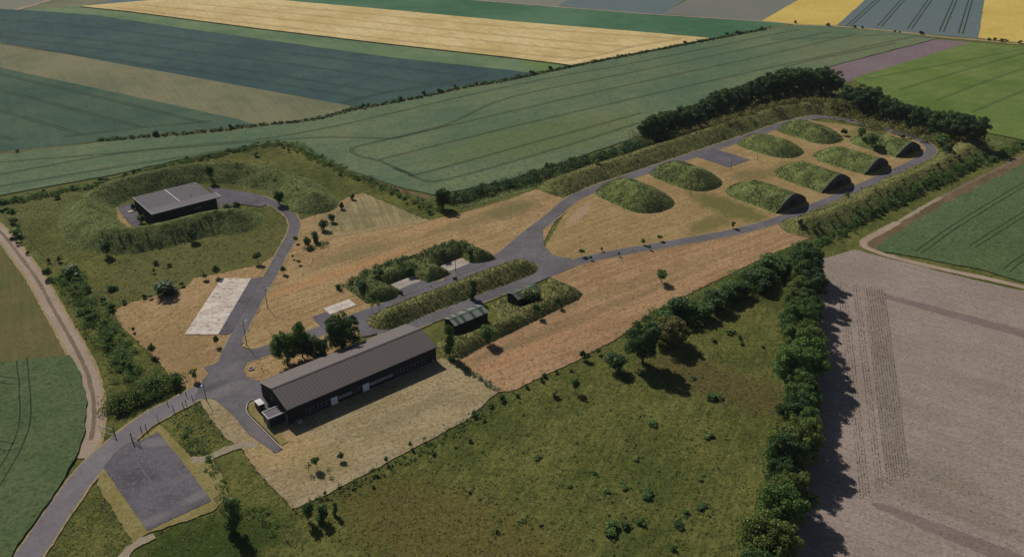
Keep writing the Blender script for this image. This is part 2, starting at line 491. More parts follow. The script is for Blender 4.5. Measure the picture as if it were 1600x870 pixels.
def spline(pts, closed=False, sub=6):
    P = [np.array(p, float) for p in pts]
    n = len(P)
    out = []
    for i in range(n if closed else n - 1):
        p0 = P[(i - 1) % n] if closed or i > 0 else P[0] * 2 - P[1]
        p1, p2 = P[i], P[(i + 1) % n]
        p3 = P[(i + 2) % n] if closed or i + 2 < n else P[-1] * 2 - P[-2]
        for k in range(sub):
            t = k / sub
            out.append(.5 * ((2 * p1) + (-p0 + p2) * t + (2 * p0 - 5 * p1 + 4 * p2 - p3) * t * t + (-p0 + 3 * p1 - 3 * p2 + p3) * t ** 3))
    if not closed: out.append(P[-1])
    return out


SEED = [0]
EDGES, ROADS = [], []


def sheet(name, pts, mat, label, cat, amp=.3, step=1.5, size=2.5, raise_=0.0, round_=False, z=None):
    """flat piece of ground; raise_ > 0 gives a standing crop its height with sides"""
    SEED[0] += 1
    if round_: pts = spline(pts, True)
    P = wobble(resample(pts, step, True), amp, size, SEED[0] * 3.1) if amp > 0 else resample(pts, step, True)
    z = (next_z() if z is None else z) + raise_
    n = len(P)
    if name == 'grass': EDGES.append(P.copy())
    V = [(x, y, z) for x, y in P]
    Fc = [tuple(range(n))]
    area = sum(P[i][0] * P[(i + 1) % n][1] - P[(i + 1) % n][0] * P[i][1] for i in range(n))
    if area < 0: Fc = [tuple(reversed(range(n)))]
    if raise_ > 0:
        V += [(x, y, 0.0) for x, y in P]
        for i in range(n):
            j = (i + 1) % n
            Fc.append((i, n + i, n + j, j) if area > 0 else (i, j, n + j, n + i))
    me = bpy.data.meshes.new(name)
    me.from_pydata(V, [], Fc)
    me.materials.append(mat)
    me.update()
    o = link(name, me)
    tag(o, label, cat, kind='structure')
    return o


def strip_mesh(name, pts, w, mat, z, amp=0.0, size=2.5, seed=0, taper=None):
    P = np.array(pts)
    n = len(P)
    T = np.gradient(P, axis=0)
    T /= np.linalg.norm(T, axis=1)[:, None] + 1e-9
    N = np.stack([-T[:, 1], T[:, 0]], 1)
    L = P + N * w / 2
    Rr = P - N * w / 2
    if amp > 0:
        L = wobble(L, amp, size, seed)
        Rr = wobble(Rr, amp, size, seed + 31)
    V = np.zeros((2 * n, 3))
    V[:n, :2] = Rr
    V[n:, :2] = L
    V[:, 2] = z
    i = np.arange(n - 1)
    Fq = np.stack([i, i + 1, n + i + 1, n + i], 1)
    return np_mesh(name, V, Fq, mat)


def road(name, pts, w, mat, label, cat, verge=None, amp=.08, smooth=True):
    P = spline(pts) if smooth else pts
    P = resample(P, 1.2, False)
    SEED[0] += 1
    if verge:
        o = link('verge', strip_mesh('verge', P, w + verge, M_['verge'], next_z(), .35, 1.6, SEED[0] * 2.3))
        tag(o, 'strip of dry grass verge along the ' + cat + ': ' + label, 'verge', kind='structure')
    o = link(name, strip_mesh(name, P, w, mat, next_z(), amp, 1.5, SEED[0] * 2.3))
    if name == 'road': ROADS.append((P, w))
    return tag(o, label, cat, kind='structure')


def gp(*pts): return [G(*p) for p in pts]
def gz(z, *pts): return [G(p[0], p[1], z) for p in pts]


def lines_child(parent, name, polys, mat, z, gauge=1.9, w=.5, smooth=True):
    """pairs of wheel marks in a crop: one part of the field"""
    Vs, Fs, off = [], [], 0
    for pl in polys:
        P = resample(spline(pl, sub=5) if smooth else pl, 4.0, False)
        n = len(P)
        T = np.gradient(P, axis=0)
        T /= np.linalg.norm(T, axis=1)[:, None] + 1e-9
        N = np.stack([-T[:, 1], T[:, 0]], 1)
        for sgn in ((-1, 1) if gauge > 0 else (0,)):
            c = wobble(P + N * sgn * gauge / 2, .12, 4, 3.3)
            V = np.zeros((2 * n, 3))
            V[:n, :2] = c - N * w / 2
            V[n:, :2] = c + N * w / 2
            V[:, 2] = z
            i = np.arange(n - 1)
            Vs.append(V)
            Fs.append(np.stack([i, i + 1, n + i + 1, n + i], 1) + off)
            off += 2 * n
    o = link(name, np_mesh(name, np.concatenate(Vs), np.concatenate(Fs), mat), parent)
    o['kind'] = 'stuff'
    return o


# the ground itself
gm = MB().poly([(-3000, -900, 0), (3000, -900, 0), (3000, 5000, 0), (-3000, 5000, 0)])
tag(gm.build('ground', M_['meadow']), 'rough olive green grassland under the whole site', 'ground', kind='structure')

# fields beyond the far hedge (left to right, back to front)
field = lambda lab, m, pts, **k: sheet('field', pts, M_[m], lab, 'field', **dict(dict(amp=.5, step=6, size=9), **k))
field('grey field in the far top left corner', 'cropF7a', gp((-150, -30), (78, -22), (90, -4), (24, 15), (-150, 22)))
field('slate coloured field far behind the pale wheat', 'cropF7b', gp((120, -30), (345, -40), (345, -6), (243, 1), (141, 8), (140, 4)))
field('straw green field at the top left beside the white track', 'cropF2', gp((40, 16), (85, -12), (185, -14), (175, 1), (141, 7), (124, 11), (90, 14)))
field('vivid dark green crop behind the pale wheat', 'cropF6', gp((330, -25), (700, -25), (734, 0), (800, 5.6), (1002, 21.5), (1205, 35), (1240, 39), (1199, 47), (1108, 63), (977, 49), (800, 34.6), (602, 16), (433, 1), (345, -8)))
f3 = field('long blue green crop field on the left', 'cropF3', gp((-220, -4), (24, 16), (61, 15), (152, 24), (278, 43), (400, 60), (602, 88.5), (800, 110), (850, 116), (800, 126), (729, 138), (643, 157), (557, 170), (400, 139), (0, 67), (-220, 27)))
field('straw green strip of crop between two blue green fields', 'cropF2', gp((-220, 27), (0, 66.5), (400, 138.6), (560, 168), (491, 189), (374, 198), (374, 187), (0, 106.5), (-220, 63)))
f1 = field('deep green crop in front of the straw green strip', 'cropF1', gp((-220, 63), (0, 106), (374, 186.6), (400, 196), (300, 206), (150, 221), (0, 240), (-220, 262)))
field('soft green strip of crop below the pale wheat', 'cropF4', gp((24, 15), (90, 12), (124, 9.5), (202, 17.5), (400, 43.6), (602, 67.6), (800, 89.6), (900, 101), (845, 117), (800, 110.4), (602, 88.9), (400, 60.4), (278, 43.4), (152, 24.4)))
wheat = field('long pale golden field of ripe wheat', 'wheat', gz(.7, (124, 10), (243, 0), (340, -8), (433, 0), (602, 15), (800, 33.6), (977, 48), (1113, 60), (997, 82), (895, 102), (800, 90), (602, 68), (400, 44), (202, 18)), raise_=.7, amp=.3)
field('grey straw field behind the white lane', 'cropF7a', gp((700, -25), (930, -25), (893, 0), (871, 12), (800, 5.2), (734, -.4)))
field('slate field behind the white lane', 'cropF7b', gp((930, -25), (1118, -25), (1070, 0), (1035, 23), (1002, 21), (871, 10)))
field('pale grey field left of the yellow barley', 'cropF7c', gp((1118, -25), (1295, -25), (1248, 0), (1190.6, 34), (1035, 22)))
field('yellow barley field at the top between grey and slate crops', 'rape', gp((1290, -25), (1381, -25), (1352, 0), (1308, 40), (1240, 38), (1190, 33), (1248, 0)))
f9 = field('slate green crop with straight wheel marks at the top right', 'cropF7b', gp((1381, -25), (1545, -25), (1538, 0), (1528.7, 60.5), (1468, 56), (1308, 39.6), (1352, 0)))
field('yellow barley field in the top right corner', 'rape', gp((1545, -25), (1900, -25), (1900, 92), (1600, 68), (1528.7, 60), (1538, 0)))
mf = field('broad grey green cereal field behind the site', 'cropM',
           gz(.25, (-220, 268), (0, 242), (150, 223), (246, 214), (330, 208), (400, 199), (491, 189), (557, 172), (643, 157), (729, 138), (800, 126), (891, 106.5), (997, 85.5), (1113, 63.5),
              (1199, 47), (1240, 40), (1300, 42), (1350, 46), (1420, 53), (1465, 60.7), (1380, 82), (1297, 104), (1290, 118), (1180, 125), (1020, 190), (1003, 212), (930, 236), (800, 281), (703, 300), (675, 304), (627, 293), (552, 268), (445, 222), (400, 228), (278, 250), (177, 273), (0, 305), (-220, 345)), raise_=.25, amp=.6, step=3, size=5)
field('mauve strip of bare soil at the right end of the cereal field', 'purple', gp((1463, 62), (1518, 66.5), (1440, 92), (1345, 126), (1300, 130), (1290, 112), (1297, 105)))
f12 = field('bright yellow green crop field on the right behind the wood', 'cropF12', gz(.3, (1515, 66.6), (1600, 72.5), (1900, 96), (1900, 330), (1640, 232), (1600, 219), (1545, 208), (1440, 175), (1330, 124), (1420, 96)), raise_=.3)

sheet('grass', gp((1000, 222), (1080, 198), (1180, 160), (1290, 146), (1400, 180), (1530, 212), (1570, 222), (1540, 236), (1440, 215), (1330, 188), (1250, 172), (1200, 180), (1100, 215), (1000, 246), (860, 292), (836, 296), (700, 330), (690, 318), (800, 284)), M_['bank_dark'], 'dark overgrown ground under the back hedge and the far wood', 'grass', amp=1.0, step=3, size=4)
road('path', gp((440, 224), (480, 234), (520, 252), (560, 272), (600, 288), (640, 302), (668, 309)), 3.2, M_['brown'], 'brown weedy strip along the corner of the cereal field', 'path', amp=.8)
# lane and tracks between the far fields
road('lane', gp((700, -4), (734, 0), (800, 5.6), (1002, 21.5), (1200, 34.3), (1245, 38.5)), 2.2, M_['track'], 'thin white lane behind the vivid green crop', 'lane', smooth=False)
road('lane', gp((110, -10), (78, 0), (50, 9), (24, 16)), 4, M_['track'], 'short white track in the far top left corner', 'lane')
road('path', gp((-220, 266), (0, 240.5), (101, 231), (177, 224), (246, 213), (330, 206), (400, 197), (491, 187.5), (557, 171), (643, 156), (729, 137), (800, 125), (891, 105.5), (997, 84.5), (1113, 62.5), (1199, 46), (1240, 39)), 5.0, M_['hedgebank'], 'grassy farm track along the far hedge', 'path', amp=.6)
road('path', gp((1240, 39), (1300, 41), (1350, 45), (1420, 52), (1468, 58), (1530, 63), (1600, 70), (1700, 78)), 4, M_['verge'], 'farm track below the yellow and slate fields', 'path', amp=.6)

# right-hand side
f13 = field('green potato field at the right edge', 'cropF13', gz(.2, (1640, 236), (1600, 256), (1478, 318), (1427.6, 347), (1374, 383), (1371, 389), (1380, 393), (1427.6, 401), (1528.7, 421), (1600, 441), (1800, 500), (1800, 230)), raise_=.2, step=2, size=3, amp=.6)
sheet('field', gp((1700, 196), (1600, 241), (1478, 302), (1377, 361), (1350, 374), (1342, 384), (1362, 392), (1380, 385), (1428, 350), (1478, 321), (1600, 258), (1700, 212)), M_['brown'], 'narrow strip of turned brown earth beside the potato field', 'field', amp=.8, step=2, size=4)
soil = sheet('field', gp((1258, 405), (1283, 405), (1336.5, 390), (1377, 401), (1503, 433), (1600, 455), (1800, 510), (1900, 1000), (1180, 1000), (1240, 870), (1258, 720), (1266, 600), (1262, 480)), M_['soil'], 'broad tilled field of pale mauve brown soil at the right', 'field', amp=.5, step=2, size=4)
for lab, m, pts in (('darker harrowed strip across the tilled field', 'soil_dark', ((1382, 459), (1600, 515), (1800, 566), (1800, 582), (1600, 529), (1384, 467))),
                    ('darker drilled band along the tree row in the tilled field', 'soil_rows', ((1353, 452), (1381, 454), (1411, 655), (1422, 745), (1384, 742), (1374, 660), (1362, 540))),
                    ('dark weathered band at the bottom of the tilled field', 'soil_dark', ((1360, 788), (1372, 785), (1480, 822), (1600, 868), (1720, 920), (1700, 930), (1580, 885), (1440, 826)))):
    sheet('field', gp(*pts), M_[m], lab, 'field', amp=.4, step=.5, size=1.6)
road('path', gp((1700, 200), (1600, 244), (1478, 305), (1410, 343), (1383, 359)), 1.3, M_['track_mid'], 'faint pale rut along the turned earth strip', 'path', amp=.5)
road('path', gp((1470, 309), (1440, 326), (1390, 355)), 1.6, M_['gravel'], 'fading stony stretch of the track beside the turned earth', 'path', amp=.5)
road('path', gp((1402, 348), (1377, 362), (1356, 373), (1349, 380), (1357, 389), (1402, 404), (1478, 422), (1566, 441), (1640, 460), (1760, 495)), 2.0, M_['track'], 'pale dirt track curving round the potato field', 'path', verge=.8, amp=.3)

# left-hand side
sheet('field', gp((-120, 330), (0, 375), (24, 408), (55, 450), (83, 500), (104, 538), (110, 556), (60, 560), (0, 566), (-120, 575)), M_['mownFL1'], 'cut olive field left of the dirt track', 'field', amp=.5, step=2)
fl2 = field('green young cereal field in the bottom left corner', 'cropFL2', gz(.45, (-120, 575), (0, 566), (60, 560), (110, 555), (127, 585), (135, 630), (133, 672), (122, 704), (108, 733), (80, 778), (22, 860), (-20, 930), (-160, 930)), raise_=.45, step=1.5, size=3, amp=.4)
road('path', gp((-60, 310), (0, 362), (33, 403), (60, 440), (85, 486), (111, 531), (134, 577), (145, 617), (147, 655), (142, 688), (133, 706), (126, 716)), 4.2, M_['track'], 'pale dirt farm track along the left edge', 'path', verge=1.5, amp=.3)
road('path', gp((-60, 310), (0, 362), (33, 403), (60, 440), (85, 486), (111, 531), (134, 577), (145, 617), (147, 655), (142, 688)), 1.0, M_['track_mid'], 'brown middle ridge of the dirt farm track', 'path', amp=.3)

# mown ground of the site
sheet('grass', gp((177, 488), (192, 478), (210, 472), (243, 463), (291, 450), (303, 435), (345, 428), (405, 414), (432, 398), (436, 410), (414, 450), (366, 530), (345, 570), (326, 592), (298, 614), (288, 607), (265, 587), (245, 561), (220, 538), (192, 513)), M_['tanT1'], 'dry mown grass triangle round the concrete slab', 'grass', amp=.4, step=.5, size=1.6)
sheet('grass', gp((424, 442), (444, 402), (462, 371), (468, 345), (501, 334), (520, 322), (549, 306), (569, 302), (600, 318), (668, 345), (730, 331), (800, 310), (838, 296), (880, 311), (878, 325), (846, 385), (800, 404), (776, 412), (640, 470), (557, 505), (560, 530), (420, 602), (385, 590), (380, 572), (390, 545), (377, 541), (392, 510), (415, 465)), M_['tan'], 'dry mown grass across the middle of the site', 'grass', amp=.4, step=.5, size=1.6)
sheet('grass', gp((569, 303), (548, 318), (520, 344), (502, 362), (560, 359), (612, 354), (666, 345), (620, 324)), M_['triangle'], 'paler striped triangle of mown grass below the field corner', 'grass', amp=.35, step=.5, size=1.6)
sheet('grass', gp((850, 390), (866, 361), (897, 310), (921, 300), (945, 290), (1027, 266), (1120, 233), (1215, 198), (1260, 188), (1330, 197), (1420, 212), (1456, 225), (1460, 238), (1388, 270), (1325, 298), (1262, 327), (1200, 348), (1150, 360), (1053, 379), (962, 394), (883, 410), (858, 402)), M_['bunkergrass'], 'patchy dry lawn between the grass covered bunkers', 'grass', amp=.35, step=.5, size=1.6)
sheet('grass', gp((857, 431), (881, 418), (952, 399), (1063, 380), (1200, 349), (1242, 349), (1278, 367), (1190, 405), (1116, 440), (1022, 486), (962, 531), (931, 546), (901, 564), (850, 587), (800, 612), (778, 613), (712, 566), (757, 539), (845, 497), (904, 467), (911, 461), (901, 453), (873, 442)), M_['tanT4'], 'broad strip of cut hay south of the straight road', 'grass', amp=.4, step=.5, size=1.6)
sheet('grass', gp((311, 624), (336, 624), (366, 650), (389, 678), (430, 708), (442, 704), (420, 660), (450, 640), (690, 560), (715, 568), (778, 612), (729, 657), (627, 711), (509, 774), (458, 795), (425, 762), (400, 735), (379, 703), (352, 684), (330, 655)), M_['yard'], 'dry mown grass yard in front of the long hangar', 'grass', amp=.35, step=.5, size=1.6)
sheet('grass', gp((250, 664), (301, 716), (328, 712), (345, 738), (356, 776), (331, 800), (227, 836), (212, 854), (195, 828), (150, 756), (160, 734), (240, 672)), M_['lightgrass'], 'trimmed pale grass edge round the lower asphalt square', 'grass', amp=.35, step=.5, size=1.6)
road('path', gp((300, 719), (325, 716), (350, 704), (378, 697), (402, 694)), 2.2, M_['gravel'], 'short gravel path from the asphalt square to the hangar', 'path', amp=.5)
road('path', gp((240, 838), (215, 850), (198, 864), (180, 890)), 2.0, M_['gravel'], 'worn gravel path at the bottom edge', 'path', amp=.5)
sheet('grass', gp((152, 330), (183, 324), (196, 343), (209, 357), (182, 358), (162, 350)), M_['bunkergrass'], 'dry tan grass inside the left end of the ring bank', 'grass', amp=.35, step=.5, size=1.6)
road('path', gp((488, 368), (540, 366), (600, 356), (668, 344)), 2.6, M_['verge'], 'pale trodden path across the mown grass', 'path', amp=.5)

# roads and hard standings
A = M_['asphalt']
road('road', gp((-20, 950), (44, 870), (98, 791), (141, 733), (186, 692), (230, 657), (266, 637), (304, 617), (345, 590)), 5.6, M_['asphalt_pale'], 'asphalt entrance road from the bottom left corner', 'road', verge=1.0)
road('road', gp((345, 590), (358, 552), (371, 525), (386, 497), (408, 455), (419, 437), (439, 400), (456, 369), (460, 349), (449, 332), (420, 315), (398, 309), (368, 304), (335, 304)), 3.9, A, 'curving asphalt road up to the ringed building', 'road', verge=.9)
road('road', [ST(60, 197.5), ST(80, 197), ST(103, 196.6), ST(128, 196.6), ST(145, 197.5), ST(158, 199), ST(168, 203), ST(180, 208), ST(195, 213.5), ST(205, 218), ST(214, 221), ST(230, 222.6), ST(260, 222.6), ST(300, 222.6), ST(340, 222.8), ST(352, 222.5), ST(362, 221.5)], 5.0, A, 'asphalt road past the open pads to the far row of bunkers', 'road', verge=.9)
road('road', [ST(104, 182.6), ST(120, 182.6), ST(140, 182.4), ST(158, 182.4), ST(174, 182.4), ST(191, 178.5), ST(213, 170.8), ST(235, 163.6), ST(252, 160.2), ST(273, 158.6), ST(300, 158.1), ST(333, 158.1), ST(352, 158.5), ST(366, 160.5), ST(374, 167), ST(377, 176), ST(378, 190), ST(376, 210), ST(370, 219), ST(358, 222)], 4.4, A, 'straight asphalt road running past the dark bunker fronts', 'road', verge=.8)
sheet('road', [ST(*p) for p in ((150, 179.6), (180, 179.6), (178, 184), (175, 190), (177, 197), (186, 208), (178, 210), (166, 204.5), (152, 200.5), (160, 196), (165, 191), (164, 187), (158, 185.2))], A, 'asphalt junction at the end of the grass median', 'road', amp=.15, step=1)
sheet('road', gp((318, 594), (341, 564), (359, 531), (366, 516), (382, 516), (377, 541), (387, 547), (424, 541), (440, 536), (444, 548), (424, 553), (397, 561), (386, 567), (381, 577), (384, 588), (396, 594), (412, 596), (425, 640), (386, 636), (389, 650), (441, 701), (431, 709), (389, 680), (366, 652), (336, 624), (313, 623), (300, 628)), A, 'wide asphalt forecourt at the end of the hangar', 'road', amp=.15, step=1)
sheet('pavement', [ST(*p) for p in ((100, 186.5), (109, 184), (112, 196), (103, 196))], A, 'short asphalt link road behind the hangar', 'pavement', amp=.2, step=1)
sheet('pavement', gp((326, 293), (360, 297), (402, 304), (425, 314), (410, 324), (375, 320), (354, 326), (346, 330), (338, 312)), M_['asphalt_dark'], 'asphalt yard at the end of the ringed building', 'pavement', amp=.2, step=1)
sheet('pavement', gp((184, 327), (191, 322), (204, 318), (215, 332), (224, 355), (210, 357), (197, 343)), M_['asphalt_dark'], 'asphalt strip wrapping the left end of the ringed building', 'pavement', amp=.2, step=1)
lp = sheet('pavement', gp((162, 731), (230, 829.5), (331, 783), (282, 718), (247, 676), (219, 689), (198, 694), (178, 710)), M_['asphalt_dark'], 'weathered asphalt square in the bottom left', 'pavement', amp=.15, step=1)
lines_child(lp, 'joint', [gp((203, 706), (262, 790)), gp((272, 758), (297, 794))], M_['asphalt'], LEVEL[0] + .004, gauge=0, w=.3, smooth=False)
sheet('pavement', gp((352, 524), (362, 521), (411, 433), (388, 437), (341, 522)), M_['asphalt_dark'], 'dark asphalt apron beside the long concrete slab', 'pavement', amp=.15, step=1)
sheet('pavement', [ST(*p) for p in ((94.5, 205), (99, 205), (99, 200), (94, 198.5))], M_['asphalt_dark'], 'small dark asphalt patch left of the pink slab', 'pavement', amp=.3, step=1)
sheet('pavement', [ST(*p) for p in ((283.6, 221.8), (284, 204), (298, 203.5), (297, 221.5))], M_['asphalt_dark'], 'asphalt square in the gap of the far bunker row', 'pavement', amp=.2, step=1)
sheet('pavement', [ST(*p) for p in ((120.5, 203.5), (133, 203.5), (136, 198.5), (118, 198.5))], A, 'asphalt apron of the left open pad', 'pavement', amp=.2, step=1)
sheet('pavement', [ST(*p) for p in ((139, 203.5), (152.5, 203.5), (154, 199), (137, 198.5))], A, 'asphalt apron of the right open pad', 'pavement', amp=.2, step=1)


def slabs(s0, s1, t0, t1, ns, nt, mat, label, ang=0.0, org=None):
    """hard standing cast in separate slabs with open joints"""
    z = next_z()
    base = MB().box(s0 - .1, s1 + .1, t0 - .1, t1 + .1, -.05, z).build('pavement', mat)
    base.rotation_euler = (0, 0, TH)
    tag(base, label, 'pavement', kind='structure')
    ds, dt = (s1 - s0) / ns, (t1 - t0) / nt
    me = None
    rnd = random.Random(int(s0))
    for i in range(ns):
        for j in range(nt):
            if me is None:
                b = MB().box(-ds / 2 + .035, ds / 2 - .035, -dt / 2 + .035, dt / 2 - .035, -.03, .025)
                o = b.build('slab', mat, base)
                me = o.data
            else:
                o = link('slab', me, base)
            o.location = (s0 + ds * (i + .5), t0 + dt * (j + .5), z + rnd.uniform(-.006, .01))
            o.rotation_euler = (rnd.uniform(-.004, .004), rnd.uniform(-.004, .004), rnd.uniform(-.006, .006))
    return base


b_ = slabs(0, 9.2, 0, 33, 3, 11, M_['concrete'], 'long pale concrete slab beside the curving road')
p0, p1 = G(289.5, 523), G(345.6, 437)
b_.location = (p0[0], p0[1], 0)
b_.rotation_euler = (0, 0, math.atan2(p1[1] - p0[1], p1[0] - p0[0]) - math.pi / 2)
slabs(122.9, 130.9, 203.1, 207.3, 2, 2, M_['concrete_grey'], 'concrete pad in the left bay of the grassy bank')
slabs(141.9, 150.1, 202.9, 207.4, 2, 2, M_['concrete_grey'], 'concrete pad in the right bay of the grassy bank')
slabs(99.5, 108.0, 203.0, 207.3, 3, 2, M_['concrete'], 'pale pinkish concrete slab near the round trees')

# kerb of the forecourt
kb = MB()
kp = spline(gp((397, 625), (389, 629), (385.5, 638), (388, 648.5), (412, 673), (440.5, 702)), sub=8)
for i in range(len(kp) - 1):
    d = (kp[i + 1] - kp[i])
    nrm = np.array([-d[1], d[0]]) / np.linalg.norm(d) * .12
    q = [kp[i] - nrm, kp[i + 1] - nrm, kp[i + 1] + nrm, kp[i] + nrm]
    n = len(kb.v)
    kb.v += [(a[0], a[1], 0) for a in q] + [(a[0], a[1], LEVEL[0] + .13) for a in q]
    kb.f += [tuple(n + i_ for i_ in f) for f in ((4, 5, 6, 7), (0, 1, 5, 4), (1, 2, 6, 5), (2, 3, 7, 6), (3, 0, 4, 7))]
tag(kb.build('kerb', M_['concrete_grey']), 'curved pale kerb along the forecourt by the hangar annex', 'kerb', kind='structure')
sheet('grass', gp((397, 627), (391, 630), (388, 638), (391, 648), (440, 697), (450, 692), (425, 660), (415, 645)), M_['lightgrass'], 'narrow grass strip between the kerb and the hangar end', 'grass', amp=.1, step=1)

# wheel marks in the crops
Z_ = .7 + .012
lines_child(wheat, 'wheel_mark', [gz(.7, (400, 6), (800, 43), (1065, 61)), gz(.7, (300, 6), (400, 15.5), (800, 57), (987, 74.5)), gz(.7, (220, 8), (400, 26), (800, 69), (951, 83.5)), gz(.7, (180, 12), (400, 38), (800, 83), (905, 91)),
                                  gz(.7, (884, 95), (951, 83.5), (987, 73.5), (1063, 61))], M_['wheelmark_straw'], wheat.data.vertices[0].co.z + .004, gauge=1.9, w=.7)
lines_child(f3, 'wheel_mark', [gp((-100, 28), (61, 35), (200, 50), (400, 76), (736, 120)), gp((-100, 40), (100, 58), (400, 93.5), (673, 132)), gp((-100, 38), (0, 57), (200, 83), (400, 112.5), (602, 145)), gp((0, 68), (100, 83), (400, 126), (562, 153)),
                               gp((534, 162), (602, 145), (678, 134), (762, 118))], M_['wheelmark'], f3.data.vertices[0].co.z + .004, w=.7)
lines_child(f1, 'wheel_mark', [gp((-80, 103), (0, 116), (316, 191)), gp((-80, 128), (0, 141.6), (220, 198.5)), gp((-60, 158), (0, 173), (126, 210)), gp((100, 213), (126, 211), (220, 199.5), (330, 190)), gp((-80, 200), (0, 213), (25, 219))], M_['wheelmark'], f1.data.vertices[0].co.z + .004, w=.7)
zM = mf.data.vertices[0].co.z + .004
lines_child(mf, 'wheel_mark', [gz(.25, (-60, 268), (0, 254), (152, 242), (300, 227), (420, 216), (557, 190), (800, 134), (1000, 97), (1200, 56), (1250, 47)),
                               gz(.25, (640, 272), (592, 251.6), (564, 245), (550, 237), (556, 230), (602, 219), (700, 194), (800, 152), (1000, 111), (1200, 70), (1300, 50)),
                               gz(.25, (-60, 285), (0, 273), (126, 250), (227, 236), (400, 222), (501, 215), (615, 217)), gz(.25, (-60, 300), (10, 290), (177, 262), (303, 243), (400, 226)),
                               gz(.25, (615, 217), (800, 174), (1000, 129), (1200, 86), (1340, 53)), gz(.25, (592, 250), (713, 220), (800, 198.5), (1000, 152), (1190, 109), (1430, 57)),
                               gz(.25, (615, 263), (640, 271.5), (656, 272), (800, 232.5), (850, 218.7), (1002, 177)), gz(.25, (640, 273), (653, 279), (678, 284), (729, 273), (800, 253), (916, 218.7), (1000, 192)),
                               gz(.25, (1225, 105), (1300, 88), (1400, 68)), gz(.25, (1205, 62), (1290, 60), (1400, 54), (1455, 60))], M_['wheelmark'], zM, gauge=1.1, w=.55)
lines_child(f9, 'wheel_mark', [gp((1381, -8), (1325, 42)), gp((1418, -8), (1374, 42)), gp((1459, -8), (1421, 46)), gp((1496, -8), (1471, 50)), gp((1519, -8), (1501, 53))], M_['wheelmark'], f9.data.vertices[0].co.z + .004, gauge=2.6, w=.9, smooth=False)
lines_child(f12, 'wheel_mark', [gz(.3, (1350, 125), (1600, 77)), gz(.3, (1405, 141), (1500, 112), (1620, 78)), gz(.3, (1462, 158), (1540, 128), (1640, 94)), gz(.3, (1520, 175), (1600, 142), (1660, 118))], M_['wheelmark'], f12.data.vertices[0].co.z + .004, gauge=1.1, w=.4)
lines_child(f13, 'wheel_mark', [gz(.2, (1434, 395), (1500, 349), (1600, 289), (1680, 245)), gz(.2, (1572, 423), (1600, 402), (1680, 350)), gz(.2, (1520, 385), (1600, 335), (1680, 290))], M_['wheelmark'], f13.data.vertices[0].co.z + .004, gauge=2.0, w=.5)
lines_child(fl2, 'wheel_mark', [gz(.45, (34, 562), (38, 600), (40, 650), (30, 690), (0, 745), (-30, 790)), gz(.45, (-20, 590), (20, 596), (36, 596)), gz(.45, (-20, 690), (10, 698), (26, 698))], M_['wheelmark'], fl2.data.vertices[0].co.z + .004, gauge=2.4, w=.35)

# ------------------------------------------------------------------ earth banks
BANKS = []
RNG = np.random.default_rng(11)


def sstep(a, b, x):
    t = np.clip((x - a) / (b - a), 0, 1)
    return t * t * (3 - 2 * t)


def nz(x, y, s, o=0.0): return mnoise.noise((x / s, y / s, o))


NZ_CACHE = {}


def nfield(X, Y, s, o):
    f = np.vectorize(lambda a, b: mnoise.noise((a / s, b / s, o)), otypes=[float])
    return f(X, Y)


def seg_dist(X, Y, pts, closed=False):
    D = np.full(X.shape, 1e9)
    n = len(pts)
    for i in range(n if closed else n - 1):
        ax, ay = pts[i]
        bx, by = pts[(i + 1) % n]
        dx, dy = bx - ax, by - ay
        t = np.clip(((X - ax) * dx + (Y - ay) * dy) / (dx * dx + dy * dy + 1e-12), 0, 1)
        D = np.minimum(D, np.hypot(X - ax - t * dx, Y - ay - t * dy))
    return D


def inside(X, Y, pts):
    c = np.zeros(X.shape, bool)
    n = len(pts)
    for i in range(n):
        ax, ay = pts[i]
        bx, by = pts[(i + 1) % n]
        cr = ((ay > Y) != (by > Y)) & (X < (bx - ax) * (Y - ay) / (by - ay + 1e-12) + ax)
        c ^= cr
    return c


def zat(x, y):
    z = 0.0
    for (x0, x1, y0, y1, fn) in BANKS:
        if x0 <= x <= x1 and y0 <= y <= y1:
            z = max(z, float(fn(np.array([x]), np.array([y]))[0]))
    return z


def tufts(name, P, h0, h1, w0, w1, mat, blades=4, seed=1, lean=.5, spread=.14):
    """grass clumps of flat pointed blades, P (n,3)"""
    r = np.random.default_rng(seed)
    n = len(P)
    k = n * blades
    base = np.repeat(P, blades, 0) + np.concatenate([r.uniform(-spread, spread, (k, 2)), np.full((k, 1), -.05)], 1)
    a = r.uniform(0, 2 * np.pi, k)
    hh = r.uniform(h0, h1, k) * np.repeat(r.uniform(.6, 1.25, n), blades)
    ww = r.uniform(w0, w1, k) / 2
    dx, dy = np.cos(a), np.sin(a)
    V = np.zeros((k, 3, 3))
    V[:, 0] = base + np.stack([dx * ww, dy * ww, 0 * a], 1)
    V[:, 1] = base - np.stack([dx * ww, dy * ww, 0 * a], 1)
    la = r.uniform(0, 2 * np.pi, k)
    le = r.uniform(.1, lean, k) * hh
    V[:, 2] = base + np.stack([np.cos(la) * le, np.sin(la) * le, hh], 1)
    F3 = np.arange(3 * k).reshape(k, 3)
    return np_mesh(name, V.reshape(-1, 3), F3, mat)


